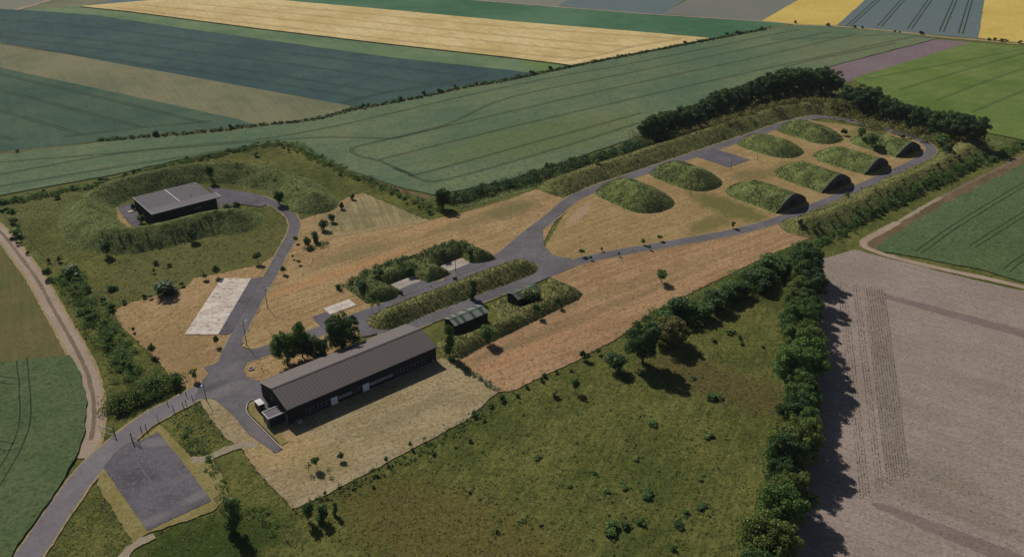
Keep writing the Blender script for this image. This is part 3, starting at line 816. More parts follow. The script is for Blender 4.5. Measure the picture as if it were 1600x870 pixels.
def hfield(name, fn, bbox, step, mat, keep=.03):
    x0, x1, y0, y1 = bbox
    xs = np.arange(x0, x1 + step, step)
    ys = np.arange(y0, y1 + step, step)
    X, Y = np.meshgrid(xs, ys)
    Z = fn(X, Y)
    ok = Z > keep
    rough = .16 * nfield(X, Y, 1.3, 3.0) + .22 * nfield(X, Y, 3.4, 9.0)
    Z = np.where(ok, Z + rough * np.clip(Z / 1.2, 0, 1), Z - .06)
    ny, nx = X.shape
    idx = np.arange(nx * ny).reshape(ny, nx)
    q = np.stack([idx[:-1, :-1], idx[:-1, 1:], idx[1:, 1:], idx[1:, :-1]], -1).reshape(-1, 4)
    keepf = ok.ravel()[q].any(1)
    q = q[keepf]
    used = np.unique(q)
    remap = np.full(nx * ny, -1)
    remap[used] = np.arange(len(used))
    V = np.stack([X.ravel(), Y.ravel(), Z.ravel()], 1)[used]
    return np_mesh(name, V, remap[q], mat, smooth=True)


def grass_points(fn, bbox, dens, seed, zmin=.12):
    r = np.random.default_rng(seed)
    x0, x1, y0, y1 = bbox
    n = int((x1 - x0) * (y1 - y0) * dens)
    X, Y = r.uniform(x0, x1, n), r.uniform(y0, y1, n)
    Z = fn(X, Y)
    k = Z > zmin
    return np.stack([X[k], Y[k], Z[k]], 1)


def bank(fn, bbox, label, mat='bank', dens=2.2, gmat_='tuft', seed=1, h=(.18, .46)):
    o = link('earth_bank', hfield('earth_bank', fn, bbox, .9, M_[mat]))
    tag(o, label, 'earth bank', kind='structure')
    P = grass_points(fn, bbox, dens * 1.5, seed)
    g = link('long_grass', tufts('long_grass', P, h[0], h[1], .12, .3, M_[gmat_], 4, seed, 1.0), o)
    g['kind'] = 'stuff'
    BANKS.append(bbox + (fn,))
    return o


def bbox_of(pts, pad):
    xs, ys = [p[0] for p in pts], [p[1] for p in pts]
    return (min(xs) - pad, max(xs) + pad, min(ys) - pad, max(ys) + pad)


def ridge_fn(crest, hw, h, seed, flat=.07):
    pts = [tuple(p) for p in spline(crest, sub=4)]

    def fn(X, Y):
        D = seg_dist(X, Y, pts)
        w = hw * (1 + .13 * nfield(X, Y, 9, seed))
        return h * (1 + .08 * nfield(X, Y, 14, seed + 4)) * np.clip(1 - np.clip((D / w - flat) / (1 - flat), 0, 2) ** 1.12, 0, 1)
    return fn, bbox_of(pts, hw + 3)


def poly_fn(poly, h, sl, seed):
    pts = [tuple(p) for p in poly]

    def fn(X, Y):
        D = seg_dist(X, Y, pts, True)
        D = np.where(inside(X, Y, pts), D, 0)
        return h * (1 - (1 - np.clip(D / (sl * (1 + .12 * nfield(X, Y, 7, seed))), 0, 1)) ** 1.7) * (1 + .1 * nfield(X, Y, 5, seed + 2))
    return fn, bbox_of(pts, 1)


# ring bank of the building on the left
fn, bb = ridge_fn(gz(5.0, (366, 328), (329, 331), (290, 340), (253, 349), (202, 357), (168, 355), (146, 342), (134, 326), (136, 308), (150, 296), (177, 283), (215, 273), (253, 265), (300, 257), (345, 255), (400, 259), (445, 270), (470, 286), (488, 300)), 9.6, 5.3, 2.0)
bank(fn, bb, 'horseshoe shaped grassy earth bank around the flat roofed building', 'bank_dark', 2.6, 'tuft_green', 21, (.1, .24))
# bank behind the far bunker row
fn, bb = ridge_fn([ST(217, 232.5), ST(228, 233.5), ST(260, 234), ST(300, 234), ST(340, 234), ST(358, 234), ST(378, 228), ST(388, 214)], 8.3, 3.6, 5.0)
bank(fn, bb, 'long grassy bank behind the far row of bunkers', 'bank', 2.0, 'tuft', 22)
# bank along the near side of the straight road
fn, bb = ridge_fn([ST(258, 150), ST(268, 148.5), ST(290, 148), ST(320, 148), ST(350, 148), ST(372, 149), ST(386, 154), ST(394, 163)], 8.6, 4.0, 8.0)
bank(fn, bb, 'long grassy bank on the near side of the straight road', 'bank', 2.0, 'tuft', 23)
# median between the two parallel roads
fn, bb = ridge_fn([ST(110.5, 189.6), ST(120, 190.4), ST(140, 190.4), ST(155, 190.4), ST(161, 190)], 5.9, 2.9, 12.0, .12)
bank(fn, bb, 'long grassy bank in the median between the parallel roads', 'bank', 3.2, 'tuft', 24)
# bank with two bays for the open pads
PB = gp((534, 447), (573, 475), (603, 472), (623, 464), (626, 455), (608, 446.5), (645, 430.5), (663, 441), (668, 443.5), (706, 429), (702, 425.5), (685, 417.5), (720, 402.5), (739, 412.5), (750, 412), (779, 404.5), (755, 393), (738, 386), (708, 381), (681, 389), (654, 402), (623, 408), (588, 420), (555, 436))
fn, bb = poly_fn(PB, 2.9, 4.2, 15.0)
bank(fn, bb, 'scrubby bank with two bays holding the open concrete pads', 'bank_dark', 3.4, 'tuft_green', 25)
# bank around the two small sheds
PS = gp((858, 434), (873, 441), (901, 452), (911, 460), (905, 468), (845, 498), (800, 520), (757, 541), (721, 562), (694, 556), (684, 535), (700, 527), (716, 527), (735, 520), (782, 501), (777, 487), (769, 477), (786, 464), (793, 476), (814, 482), (850, 466), (846, 446))
fn, bb = poly_fn(PS, 2.3, 4.0, 18.0)
bank(fn, bb, 'grassy bank wrapped around the two small sheds', 'bank', 3.6, 'tuft', 26)

# ------------------------------------------------------------------ grass covered bunkers
HW_, BH, BL = 10.2, 5.2, 27.0


def mound_local(S_, U_, back=0):
    ux = np.maximum(0, (U_ - (BL - 11.0)) / 11.0)
    if back: ux = np.maximum(ux, np.maximum(0, (8.0 - U_) / 12.0))
    r = (np.abs(S_ / HW_) ** 2.3 + ux ** 2.3) ** (1 / 2.3)
    return BH * np.clip(1 - ((r * r + .012) ** .5) ** 1.55, 0, 1) * (U_ > 0)


def build_bunker(seed, back=0, bl=BL):
    root = empty('bunker', (0, 0, 0))
    step = .8
    xs = np.arange(-10.8, 10.9, step)
    us = np.concatenate([[.02], np.arange(.8, bl + 1.5, step)])
    X, U = np.meshgrid(xs, us)
    Z = mound_local(X, U, back)
    Z = np.where(Z > .03, Z + (.22 * nfield(X, U, 1.5, seed) + .5 * nfield(X, U, 4.5, seed + 3)) * np.clip(Z / 1.5, 0, 1), -.08)
    ny, nx = X.shape
    idx = np.arange(nx * ny).reshape(ny, nx)
    q = np.stack([idx[:-1, :-1], idx[:-1, 1:], idx[1:, 1:], idx[1:, :-1]], -1).reshape(-1, 4)
    q = q[(Z.ravel()[q] > .03).any(1)]
    used = np.unique(q)
    rm = np.full(nx * ny, -1)
    rm[used] = np.arange(len(used))
    link('mound', np_mesh('mound', np.stack([X.ravel(), U.ravel(), Z.ravel()], 1)[used], rm[q], M_['bunkerbank'], smooth=True), root)
    r = np.random.default_rng(int(seed))
    n = 3200
    PX, PU = r.uniform(-9.5, 9.5, n), r.uniform(.6, bl, n)
    PZ = mound_local(PX, PU, back)
    k = PZ > .1
    g = link('long_grass', tufts('long_grass', np.stack([PX, PU, PZ], 1)[k], .16, .42, .12, .28, M_['tuft_green'], 4, int(seed), 1.1), root)
    g['kind'] = 'stuff'
    # concrete front, cut to the mound's outline, with steps
    ss = np.linspace(-HW_ * .93, HW_ * .93, 25)
    wf = .74 if back else .84
    ss = ss * wf / .93
    top = mound_local(ss, np.full(ss.shape, .01), back) + (.03 if back else .3)
    prof = [(float(a_), float(b_)) for a_, b_ in zip(ss, top)]
    w = MB()
    n0 = [(-HW_ * wf, -.05)] + prof + [(HW_ * wf, -.05)]
    for y in (-.45, .05): w.v += [(a, y, b) for a, b in n0]
    kk = len(n0)
    w.f.append(tuple(reversed(range(kk))))
    w.f.append(tuple(range(kk, 2 * kk)))
    for i in range(kk):
        j = (i + 1) % kk
        w.f.append((i, j, kk + j, kk + i))
    hwall = w.build('headwall', M_['headwall'], root)
    dh = 1.5 if back else 3.0
    MB().box(-1.95, 1.95, -.5, -.452, 0, dh + .2).build('door_frame', M_['steel_dark'], hwall)
    for sx in (-1, 1):
        d = MB().box(min(sx * .03, sx * 1.75), max(sx * .03, sx * 1.75), -.56, -.503, .05, dh).build('door', M_['wall_dark'], root)
        MB().box(sx * .25 - .03, sx * .25 + .03, -.62, -.563, dh * .4, dh * .5).build('handle', M_['galv'], d)
    return root


def copy_tree(o, parent=None):
    c = o.copy()
    COL.objects.link(c)
    c.parent = parent
    for ch in o.children: copy_tree(ch, c)
    return c


BK = [(231.8, 219.6, 1, 'grass covered bunker nearest the road junction, steep and widest in view'),
      (261.5, 219.6, 1, 'grass covered bunker in the far row just left of the asphalt square'),
      (317.0, 219.6, 1, 'grass covered bunker in the far row just right of the asphalt square'),
      (346.5, 219.6, 1, 'grass covered bunker at the far end of the back row'),
      (269.5, 163.9, 0, 'grass covered bunker with dark front nearest the camera in the front row'),
      (299.2, 163.9, 0, 'second dark fronted grass bunker along the straight road'),
      (328.6, 164.2, 0, 'third dark fronted grass bunker along the straight road'),
      (357.0, 166.0, 0, 'dark fronted grass bunker at the far end with bushes on its back')]
for i, (s, t, back, lab) in enumerate(BK):
    o = build_bunker(3.0 + 4 * i, back)
    x, y = ST(s, t)
    o.location = (x, y, .03)
    o.rotation_euler = (0, 0, TH + (math.pi if back else 0) + R((-1.5, 1, 2, -1, .8, -1.2, 1.5, -2)[i]))
    o.scale = ((1.1, 1.06, 1.15), (1.02, 1, 1.08), (1, .98, .96), (.98, 1.02, 1.0), (1, 1, 1), (1.02, .98, 1.04), (.98, 1.02, .95), (1.0, .96, .92))[i]
    tag(o, lab, 'bunker', 'grass covered bunkers')

    def bf(X, Y, s=s, t=t, back=back):
        a = X * CA + Y * SA - s
        b = -X * SA + Y * CA - t
        return mound_local(a, -b if back else b, back)
    BANKS.append((x - 30, x + 30, y - 30, y + 30, bf))

# ------------------------------------------------------------------ the long hangar
hg = empty('hangar', (-41.35, 187.82, .02), TH)
tag(hg, 'long dark hangar with a brown grey gabled roof and white doors', 'hangar')
LX, WY, EV, RD = 21.5, 7.2, 4.5, 6.5
w = MB()
w.prism_x([(-WY, 0), (WY, 0), (WY, EV - .1), (0, RD - .12), (-WY, EV - .1)], -LX, LX)
w.build('wall', M_['wall_dark'], hg)
pl = MB().box(-LX - .05, LX + .05, -WY - .05, WY + .05, -.05, .3)
pl.build('plinth', M_['headwall'], hg)
sl_ = math.hypot(WY + .35, RD - EV)
NSH = 48
for side in (-1, 1):
    base = MB()
    ds = 2 * (LX + .3) / NSH
    prof = []
    # one sheet: slope running down from the ridge, edges turned up as a standing seam
    ye, ze = side * (WY + .35), EV - (RD - EV) * .35 / WY
    for (xa, xb, dz) in ((-ds / 2, ds / 2 - .09, 0.0), (ds / 2 - .06, ds / 2 + .0, .014)):
        pts = [(xa, 0, RD + dz), (xb, 0, RD + dz), (xb, ye, ze + dz), (xa, ye, ze + dz)]
        low = [(p[0], p[1], p[2] - dz - .06) for p in pts]
        n = len(base.v)
        base.v += pts + low
        fs = ((0, 1, 2, 3), (7, 6, 5, 4), (0, 4, 5, 1), (1, 5, 6, 2), (2, 6, 7, 3), (3, 7, 4, 0))
        base.f += [tuple(n + a for a in (f if side < 0 else reversed(f))) for f in fs]
    me = None
    for i in range(NSH):
        x = -LX - .3 + ds * (i + .5)
        if me is None:
            o = base.build('roof_sheet', M_['roof' if side < 0 else 'roof2'], hg)
            me = o.data
        else:
            o = link('roof_sheet', me, hg)
        o.location = (x, 0, .004 * ((i * 7) % 5))
MB().prism_x([(-.35, RD - .02), (0, RD + .14), (.35, RD - .02), (0, RD + .06)], -LX - .32, LX + .32).build('ridge_cap', M_['roof2'], hg)
for s_ in (-1, 1):
    MB().tube((-LX - .3, s_ * (WY + .42), EV - .16), (LX + .3, s_ * (WY + .42), EV - .16), .09).build('gutter', M_['wall_darker'], hg)
for i, x in enumerate((-21.2, -7.0, 6.5, 21.2)):
    MB().tube((x, -WY - .12, EV - .2), (x, -WY - .12, .1), .06).build('downpipe', M_['wall_darker'], hg)


def window(x0, x1, z0, z1, parent, y=-WY):
    f = MB()
    t = .05
    f.box(x0, x1, y - .09, y - .01, z0, z0 + t).box(x0, x1, y - .09, y - .01, z1 - t, z1)
    f.box(x0, x0 + t, y - .088, y - .012, z0 + t, z1 - t).box(x1 - t, x1, y - .088, y - .012, z0 + t, z1 - t)
    o = f.build('window', M_['panel'], parent)
    MB().box(x0 + t, x1 - t, y - .05, y - .03, z0 + t, z1 - t).build('pane', M_['glass'], o)
    return o


for k in range(6): window(-17.0 + k * 1.13, -17.0 + k * 1.13 + 1.05, 1.0, 2.1, hg)
for k in range(9): window(8.0 + k * 1.12, 8.0 + k * 1.12 + 1.04, 1.0, 2.1, hg)
for k in range(3): window(-4.2 + k * 1.05, -4.2 + k * 1.05 + .98, 1.0, 1.95, hg)
for x0, x1 in ((-7.9, -6.1), (-6.0, -4.35), (.85, 3.1), (3.2, 5.4), (5.5, 7.85)):
    MB().box(x0, x1, -WY - .06, -WY - .01, 1.0, 1.9).build('wall_panel', M_['panel'], hg)
for x0 in (-10.1, -1.1):
    d = MB().box(x0, x0 + 1.8, -WY - .16, -WY - .01, .12, 2.25).build('door', M_['white'], hg)
    MB().box(x0 + 1.45, x0 + 1.6, -WY - .24, -WY - .163, 1.05, 1.15).build('handle', M_['steel_dark'], d)
    MB().box(x0 - .2, x0 + 2.1, -WY - 1.3, -WY - .05, -.02, .12).build('door_step', M_['concrete_grey'], hg)
MB().box(-LX - .07, -LX - .01, -6.7, -5.7, .1, 2.4).build('door', M_['panel'], hg)
o = MB().box(-LX - .06, -LX - .01, .9, 1.9, 2.3, 2.9).build('window', M_['trim'], hg)
MB().box(-LX - .08, -LX - .063, 1.0, 1.8, 2.4, 2.8).build('pane', M_['glass'], o)
MB().box(-LX - .3, -LX - .03, 6.4, 6.7, 3.6, 3.9).build('wall_lamp', M_['white'], hg)
MB().box(LX - 1.4, LX - 1.0, -WY - .35, -WY - .02, .3, .9).build('meter_box', M_['panel'], hg)
# flat roofed annex at the near gable
ax = MB().box(-25.8, -LX - .02, -5.75, -2.55, 0, 2.75).build('annex', M_['wall_dark'], hg)
MB().box(-25.75, -LX - .05, -5.7, -2.6, 2.753, 2.83).build('annex_roof', M_['flatroof2'], ax)
tr = MB().box(-25.95, -25.76, -5.9, -2.4, 2.6, 2.98).box(-25.75, -LX - .03, -5.9, -5.71, 2.62, 2.97).box(-25.75, -LX - .03, -2.59, -2.4, 2.62, 2.97)
tr.build('roof_edge', M_['trim'], ax)
MB().box(-25.9, -25.81, -4.9, -3.6, .1, 2.2).build('annex_door', M_['panel'], ax)
MB().tube((-25.9, -5.85, 0), (-25.9, -5.85, 2.6), .06).build('annex_pipe', M_['trim'], ax)

ct = empty('storage_container', (0, 0, 0), TH)
x, y = -41.35 + (-24.2) * CA - 2.75 * SA, 187.82 + (-24.2) * SA + 2.75 * CA
ct.location = (x, y, .03)
tag(ct, 'small rust red container with a pale roof beside the hangar end', 'container')
MB().box(-.75, .75, -1.25, 1.25, .15, 2.05).build('body', M_['cont'], ct)
MB().prism_x([(-1.3, 2.053), (1.3, 2.053), (1.3, 2.15), (0, 2.24), (-1.3, 2.15)], -.8, .8).build('roof', M_['cream'], ct)
for sx in (-.55, .55):
    MB().box(sx - .08, sx + .08, -1.2, 1.2, 0, .148).build('skid', M_['steel_dark'], ct)
MB().box(-.6, .6, -1.29, -1.252, .25, 1.9).build('door', M_['steel_dark'], ct)
ac = empty('ventilation_unit', (-41.35 + (-19.5) * CA + 8.6 * SA, 187.82 + (-19.5) * SA - 8.6 * CA, .02), TH)
tag(ac, 'grey green ventilation unit on a plinth at the hangar corner', 'machine')
MB().box(-.9, .9, -.6, .6, 0, .15).build('plinth', M_['concrete_grey'], ac)
u = MB().box(-.55, .55, -.4, .4, .153, 1.25).build('housing', M_['acgreen'], ac)
g = MB()
for k in range(5): g.box(-.45, .45, -.44, -.402, .3 + k * .17, .38 + k * .17)
g.build('grille', M_['trim'], u)
for x in (-.25, .25): MB().tube((x, 0, 1.25), (x, 0, 1.3), .2).build('fan', M_['steel_dark'], u)

# ------------------------------------------------------------------ flat roofed building inside the ring
lb = empty('flat_building', ST(93.6, 305.9) + (.02,), TH)
tag(lb, 'low dark building with a flat roof inside the horseshoe bank', 'building')
X2, Y2 = 11.6, 9.6
MB().box(-X2, X2, -Y2, Y2, -.05, 4.6).build('wall', M_['wall_darker'], lb)
MB().box(-X2 - .2, -.12, -Y2 + 4.9, Y2 + .2, 4.603, 4.95).build('roof_slab', M_['flatroof'], lb)
MB().box(.12, X2 + .2, -Y2 + 4.9, Y2 + .2, 4.603, 4.95).build('roof_slab', M_['flatroof'], lb)
MB().box(-X2 - .2, X2 + 1.6, -Y2 - .25, -Y2 + 4.6, 4.603, 5.05).build('front_roof_slab', M_['flatroof2'], lb)
MB().box(-.118, .118, -Y2 + 4.9, Y2 + .2, 4.6, 5.02).build('roof_joint', M_['trim'], lb)
MB().box(-X2 - .2, X2 + .2, -Y2 + 4.62, -Y2 + 4.88, 4.6, 4.97).build('roof_step', M_['flatroof2'], lb)
ed = MB().box(-X2 - .2, X2 + 1.6, -Y2 - .36, -Y2 - .253, 4.85, 5.1).box(-X2 - .3, -X2 - .203, -Y2 - .25, Y2 + .2, 4.8, 5.05).box(X2 + 1.603, X2 + 1.75, -Y2 - .3, -Y2 + 4.6, 4.8, 5.12)
ed.build('roof_edge', M_['trim'], lb)
for i, (x, y) in enumerate(((3.5, 7.5), (5.0, 8.3), (8.5, 4.5), (5.2, -2.2), (7.8, 6.6))):
    MB().tube((x, y, 4.95), (x, y, 5.3), .16).build('roof_vent', M_['cream' if i != 3 else 'steel_dark'], lb)
for i in range(3):
    o = MB().box(3.2 + i * .9, 3.9 + i * .9, -Y2 - .06, -Y2 - .01, 2.6, 3.0).build('window', M_['trim'], lb)
    MB().box(3.27 + i * .9, 3.83 + i * .9, -Y2 - .075, -Y2 - .063, 2.67, 2.93).build('pane', M_['glass'], o)
for y in (-6.5, -2.0, 4.0):
    MB().box(X2 + .01, X2 + .1, y, y + 3.2, .1, 3.3).build('door', M_['steel_dark'], lb)
tag(MB().box(-1.0, 1.0, -.7, .7, 0, .5).build('concrete_block', M_['concrete']), 'white concrete block lying beside the left end of the ringed building', 'concrete block')
bpy.data.objects['concrete_block'].location = G(205, 332) + (.02,)
bpy.data.objects['concrete_block'].rotation_euler = (0, 0, TH)


# ------------------------------------------------------------------ two small sheds
def shed(cx, cy, L, W, label, cols):
    r = empty('shed', (cx, cy, .02), TH)
    tag(r, label, 'shed')
    ev, rd = 2.9, 3.75
    MB().prism_x([(-W / 2, 0), (W / 2, 0), (W / 2, ev), (0, rd - .08), (-W / 2, ev)], -L / 2, L / 2).build('wall', M_['wall_darker'], r)
    n = len(cols)
    ds = (L + .5) / n
    for side in (-1, 1):
        for i, c in enumerate(cols):
            x0, x1 = -L / 2 - .25 + ds * i, -L / 2 - .25 + ds * (i + 1) - .02
            b = MB()
            m = 6
            for k in range(m):      # ribs of the corrugation
                xa, xb = x0 + (x1 - x0) * k / m, x0 + (x1 - x0) * (k + .55) / m
                for (p, q, dz) in ((xa, xb, .05), (xb, x0 + (x1 - x0) * (k + 1) / m, .0)):
                    y1, z1 = side * (W / 2 + .3), ev - .1
                    pts = [(p, 0, rd + dz), (q, 0, rd + dz), (q, y1, z1 + dz), (p, y1, z1 + dz)]
                    nn = len(b.v)
                    b.v += pts + [(a, b_2, c_ - dz - .04) for a, b_2, c_ in pts]
                    fs = ((0, 1, 2, 3), (7, 6, 5, 4), (0, 4, 5, 1), (1, 5, 6, 2), (2, 6, 7, 3), (3, 7, 4, 0))
                    b.f += [tuple(nn + a for a in (f if side < 0 else reversed(f))) for f in fs]
            b.build('roof_sheet', M_[c], r)
    MB().prism_x([(-.25, rd + .02), (0, rd + .12), (.25, rd + .02), (0, rd + .0)], -L / 2 - .27, L / 2 + .27).build('ridge_cap', M_['sheet_mid'], r)
    d = MB().box(-L / 2 - .06, -L / 2 - .01, -.9, .9, .02, 2.2).build('door', M_['wall_dark'], r)
    MB().box(-L / 2 - .12, -L / 2 - .063, .55, .65, 1.0, 1.2).build('handle', M_['galv'], d)
    return r


c1 = (-12.75 - 1.7 * SA * -1 * 0, 214.9)
shed(-13.0, 214.9, 11.6, 4.9, 'small shed with striped pale and dark roof sheets', ['sheet_light', 'sheet_dark', 'sheet_light', 'sheet_dark', 'sheet_light', 'sheet_light', 'sheet_dark', 'sheet_light', 'sheet_light', 'sheet_dark', 'sheet_light'])
shed(3.6, 228.7, 8.8, 4.9, 'small shed half hidden by a round bush', ['sheet_mid', 'sheet_dark', 'sheet_mid', 'sheet_mid', 'sheet_dark', 'sheet_mid', 'sheet_mid', 'sheet_dark'])

# ------------------------------------------------------------------ leaves, trees, shrubs
def leafcloud(clumps, n, leaf, seed, down=-.45):
    r = np.random.default_rng(seed)
    C = np.array(clumps, float)
    wgt = C[:, 3] ** 2
    ci = r.choice(len(C), n, p=wgt / wgt.sum())
    d = r.normal(size=(n, 3))
    d /= np.linalg.norm(d, axis=1)[:, None]
    d[:, 2] = np.where(d[:, 2] < down, -d[:, 2] * .6, d[:, 2])
    rad = C[ci, 3] * (1 - .45 * r.random(n) ** 2.2 + .08 * r.normal(size=n))
    P = C[ci, :3] + d * rad[:, None] * np.array([1, 1, .88])
    nrm = d + .65 * r.normal(size=(n, 3))
    nrm /= np.linalg.norm(nrm, axis=1)[:, None]
    t = np.cross(nrm, r.normal(size=(n, 3)))
    t /= np.linalg.norm(t, axis=1)[:, None] + 1e-9
    b = np.cross(nrm, t)
    s = leaf * r.uniform(.55, 1.35, n)[:, None]
    V = np.stack([P + t * s * .62, P + b * s * .38 + nrm * s * .06, P - t * s * .62, P - b * s * .38 + nrm * s * .06], 1).reshape(-1, 3)
    return V, np.arange(4 * n).reshape(n, 4)


def rclumps(n, rx, z0, z1, r0, r1, seed, flat=1.0):
    r = random.Random(seed)
    out = []
    zc, hz = (z0 + z1) / 2, (z1 - z0) / 2
    while len(out) < n:
        x, y, z = r.uniform(-1, 1), r.uniform(-1, 1), r.uniform(-1, 1)
        d = x * x + y * y + z * z
        if .25 < d < 1.0:
            out.append((x * rx, y * rx, zc + z * hz, r.uniform(r0, r1) * (1 - .25 * max(0, z))))
    out.append((0, 0, zc, min(rx, hz) * .75))
    return out


def trunkmesh(name, h, r0, limbs, seed):
    r = random.Random(seed)
    b = MB()
    b.tube((0, 0, -.3), (r.uniform(-.1, .1), r.uniform(-.1, .1), h * .45), r0, r0 * .7)
    for i in range(limbs):
        a = 2 * math.pi * i / limbs + r.uniform(-.4, .4)
        rr = h * r.uniform(.18, .32)
        b.tube((0, 0, h * r.uniform(.25, .42)), (rr * math.cos(a), rr * math.sin(a), h * r.uniform(.6, .82)), r0 * .45, r0 * .12, 5)
    b.tube((0, 0, h * .4), (0, 0, h * .85), r0 * .65, r0 * .12, 6)
    me = bpy.data.meshes.new(name)
    me.from_pydata(b.v, [], b.f)
    me.materials.append(M_['bark'])
    return me


def mk_leaf(name, cl, n, leaf, seed, down=-.45):
    V, Fq = leafcloud(cl, n, leaf, seed, down)
    return np_mesh(name, V, Fq, M_['leaf'])


BROAD = [(mk_leaf('crown', rclumps(70, 4.1, 1.4, 10.4, .6, 1.35, s), 12500, .34, s, -.7), trunkmesh('trunk', 11, .3, 5, s)) for s in (1, 2, 3, 4, 5)]          # 11 m, 10 m wide
SHRUB = [mk_leaf('shrub', rclumps(9, .85, .35, 1.6, .4, .7, s), 750, .27, s, -.2) for s in (11, 12, 13, 14, 15)]                                       # 2.1 m, 2.8 m wide
YOUNG = [(mk_leaf('crown', rclumps(8, .7, 1.1, 3.1, .42, .65, s), 700, .3, s), trunkmesh('trunk', 3.4, .06, 3, s)) for s in (21, 22, 23)]               # 3.5 m, 2.4 m wide
COLUMN = [(mk_leaf('crown', rclumps(14, 1.0, .7, 5.4, .7, 1.1, s), 1700, .34, s, -.9), trunkmesh('trunk', 5.8, .14, 4, s)) for s in (31, 32)]          # 6 m, 3.8 m wide
SPARSE = [(mk_leaf('crown', rclumps(9, .8, .7, 2.3, .25, .4, s), 110, .2, s), trunkmesh('trunk', 2.8, .05, 6, s)) for s in (41, 42)]
REF = {'broad': (11.4, 10.2), 'young': (3.6, 2.5), 'column': (6.3, 4.0), 'shrub': (2.15, 2.7), 'sparse': (2.8, 2.2)}
VR = random.Random(77)


def setmat(o, m):
    if m and m != 'leaf':
        o.material_slots[0].link = 'OBJECT'
        o.material_slots[0].material = M_[m]


def plant_at(kind, X, Y, Z, h, wd, label, group=None, mat=None, name=None, cat=None):
    rh, rw = REF[kind]
    sc = (wd / rw, wd / rw, h / rh)
    rz = VR.uniform(0, 6.28)
    if kind == 'shrub':
        o = link(name or 'shrub', VR.choice(SHRUB))
        o.location = (X, Y, Z - .05)
        o.rotation_euler = (0, 0, rz)
        o.scale = sc
        setmat(o, mat)
        return tag(o, label, cat or 'shrub', group)
    cr, tr_ = VR.choice({'broad': BROAD, 'young': YOUNG, 'column': COLUMN, 'sparse': SPARSE}[kind])
    o = empty(name or {'broad': 'broadleaf_tree', 'young': 'young_tree', 'column': 'bushy_tree', 'sparse': 'thin_sapling'}[kind], (X, Y, Z - .05), rz)
    o.scale = sc
    link('trunk', tr_, o)
    c = link('crown', cr, o)
    setmat(c, mat)
    return tag(o, label, cat or 'tree', group)


def base_at(x, y):
    z = 0.0
    for _ in range(8):
        X, Y = G(x, y, z)
        z = .5 * z + .5 * zat(X, Y)
    X, Y = G(x, y, z)
    return X, Y, zat(X, Y)


def plant(kind, x, y, hpx, wpx, label, group=None, mat=None, name=None, cat=None):
    X, Y, Z = base_at(x, y)
    return plant_at(kind, X, Y, Z, height_m(x, y, hpx, Z), wpx * mpp(x, y, Z), label, group, mat, name, cat)


def along(pts, n, jit, seed):
    """n points along a line on the ground, with sideways scatter"""
    r = random.Random(seed)
    P = resample(spline(pts, sub=6), 1.0, False)
    out = []
    for i in range(n):
        k = int((i + r.random()) / n * (len(P) - 1))
        out.append((P[k][0] + r.uniform(-jit, jit), P[k][1] + r.uniform(-jit, jit)))
    return out


ONES = ['first', 'second', 'third', 'fourth', 'fifth', 'sixth', 'seventh', 'eighth', 'ninth', 'tenth', 'eleventh', 'twelfth', 'thirteenth', 'fourteenth', 'fifteenth', 'sixteenth', 'seventeenth', 'eighteenth', 'nineteenth', 'twentieth',
        'twenty first', 'twenty second', 'twenty third', 'twenty fourth', 'twenty fifth', 'twenty sixth', 'twenty seventh', 'twenty eighth', 'twenty ninth', 'thirtieth']


def hedge(pts, n, hr, wr, jit, seed, label, group, mats=('leaf', 'leaf_dark'), kind='shrub', name=None):
    r = random.Random(seed + 1)
    if kind == 'shrub': n = int(n * .58)
    for i, (X, Y) in enumerate(sorted(along(pts, n, jit, seed), key=lambda p: p[0] / p[1])):
        h = r.uniform(*hr)
        plant_at(kind, X, Y, zat(X, Y), h, h * r.uniform(*wr), ONES[i] + ' ' + label + ' from the left', group, r.choice(mats), name)


def scrub(pts, n, jit, hr, seed, label, mat='leaf', leaf=.3, per=45, wid=1.5):
    """uncountable low undergrowth along a hedge line"""
    r = random.Random(seed)
    V, F_, off = [], [], 0
    for i, (X, Y) in enumerate(along(pts, int(n * 1.3), jit, seed)):
        h = r.uniform(*hr)
        v, f = leafcloud([(X + r.uniform(-.5, .5), Y + r.uniform(-.5, .5), zat(X, Y) + h * r.uniform(.3, .55), h * r.uniform(.45, .6) * wid) for _ in range(2)], per, leaf, seed * 1000 + i, -.3)
        V.append(v)
        F_.append(f + off)
        off += len(v)
    o = link('undergrowth', np_mesh('undergrowth', np.concatenate(V), np.concatenate(F_), M_[mat]))
    return tag(o, label, 'undergrowth', kind='stuff')


# --- tall tree row on the right
TL = [G(x, y, 6.0) for x, y in ((1262, 405), (1256, 470), (1250, 540), (1248, 620), (1240, 700), (1222, 780), (1205, 860), (1190, 930))]
for i, (X, Y) in enumerate(along(TL, 30, 1.8, 5)):
    h = VR.uniform(9.5, 14.0)
    plant_at('broad', X, Y, 0, h, h * VR.uniform(.8, 1.0), ONES[i] + ' tree from the far end of the tall row beside the tilled field', 'trees in the tall row', VR.choice(('leaf', 'leaf_dark', 'leaf_dark', 'leaf_mid')))
scrub(TL, 120, 4.0, (1.6, 3.2), 6, 'bushy undergrowth at the foot of the tall tree row', 'leaf', .4, 50)

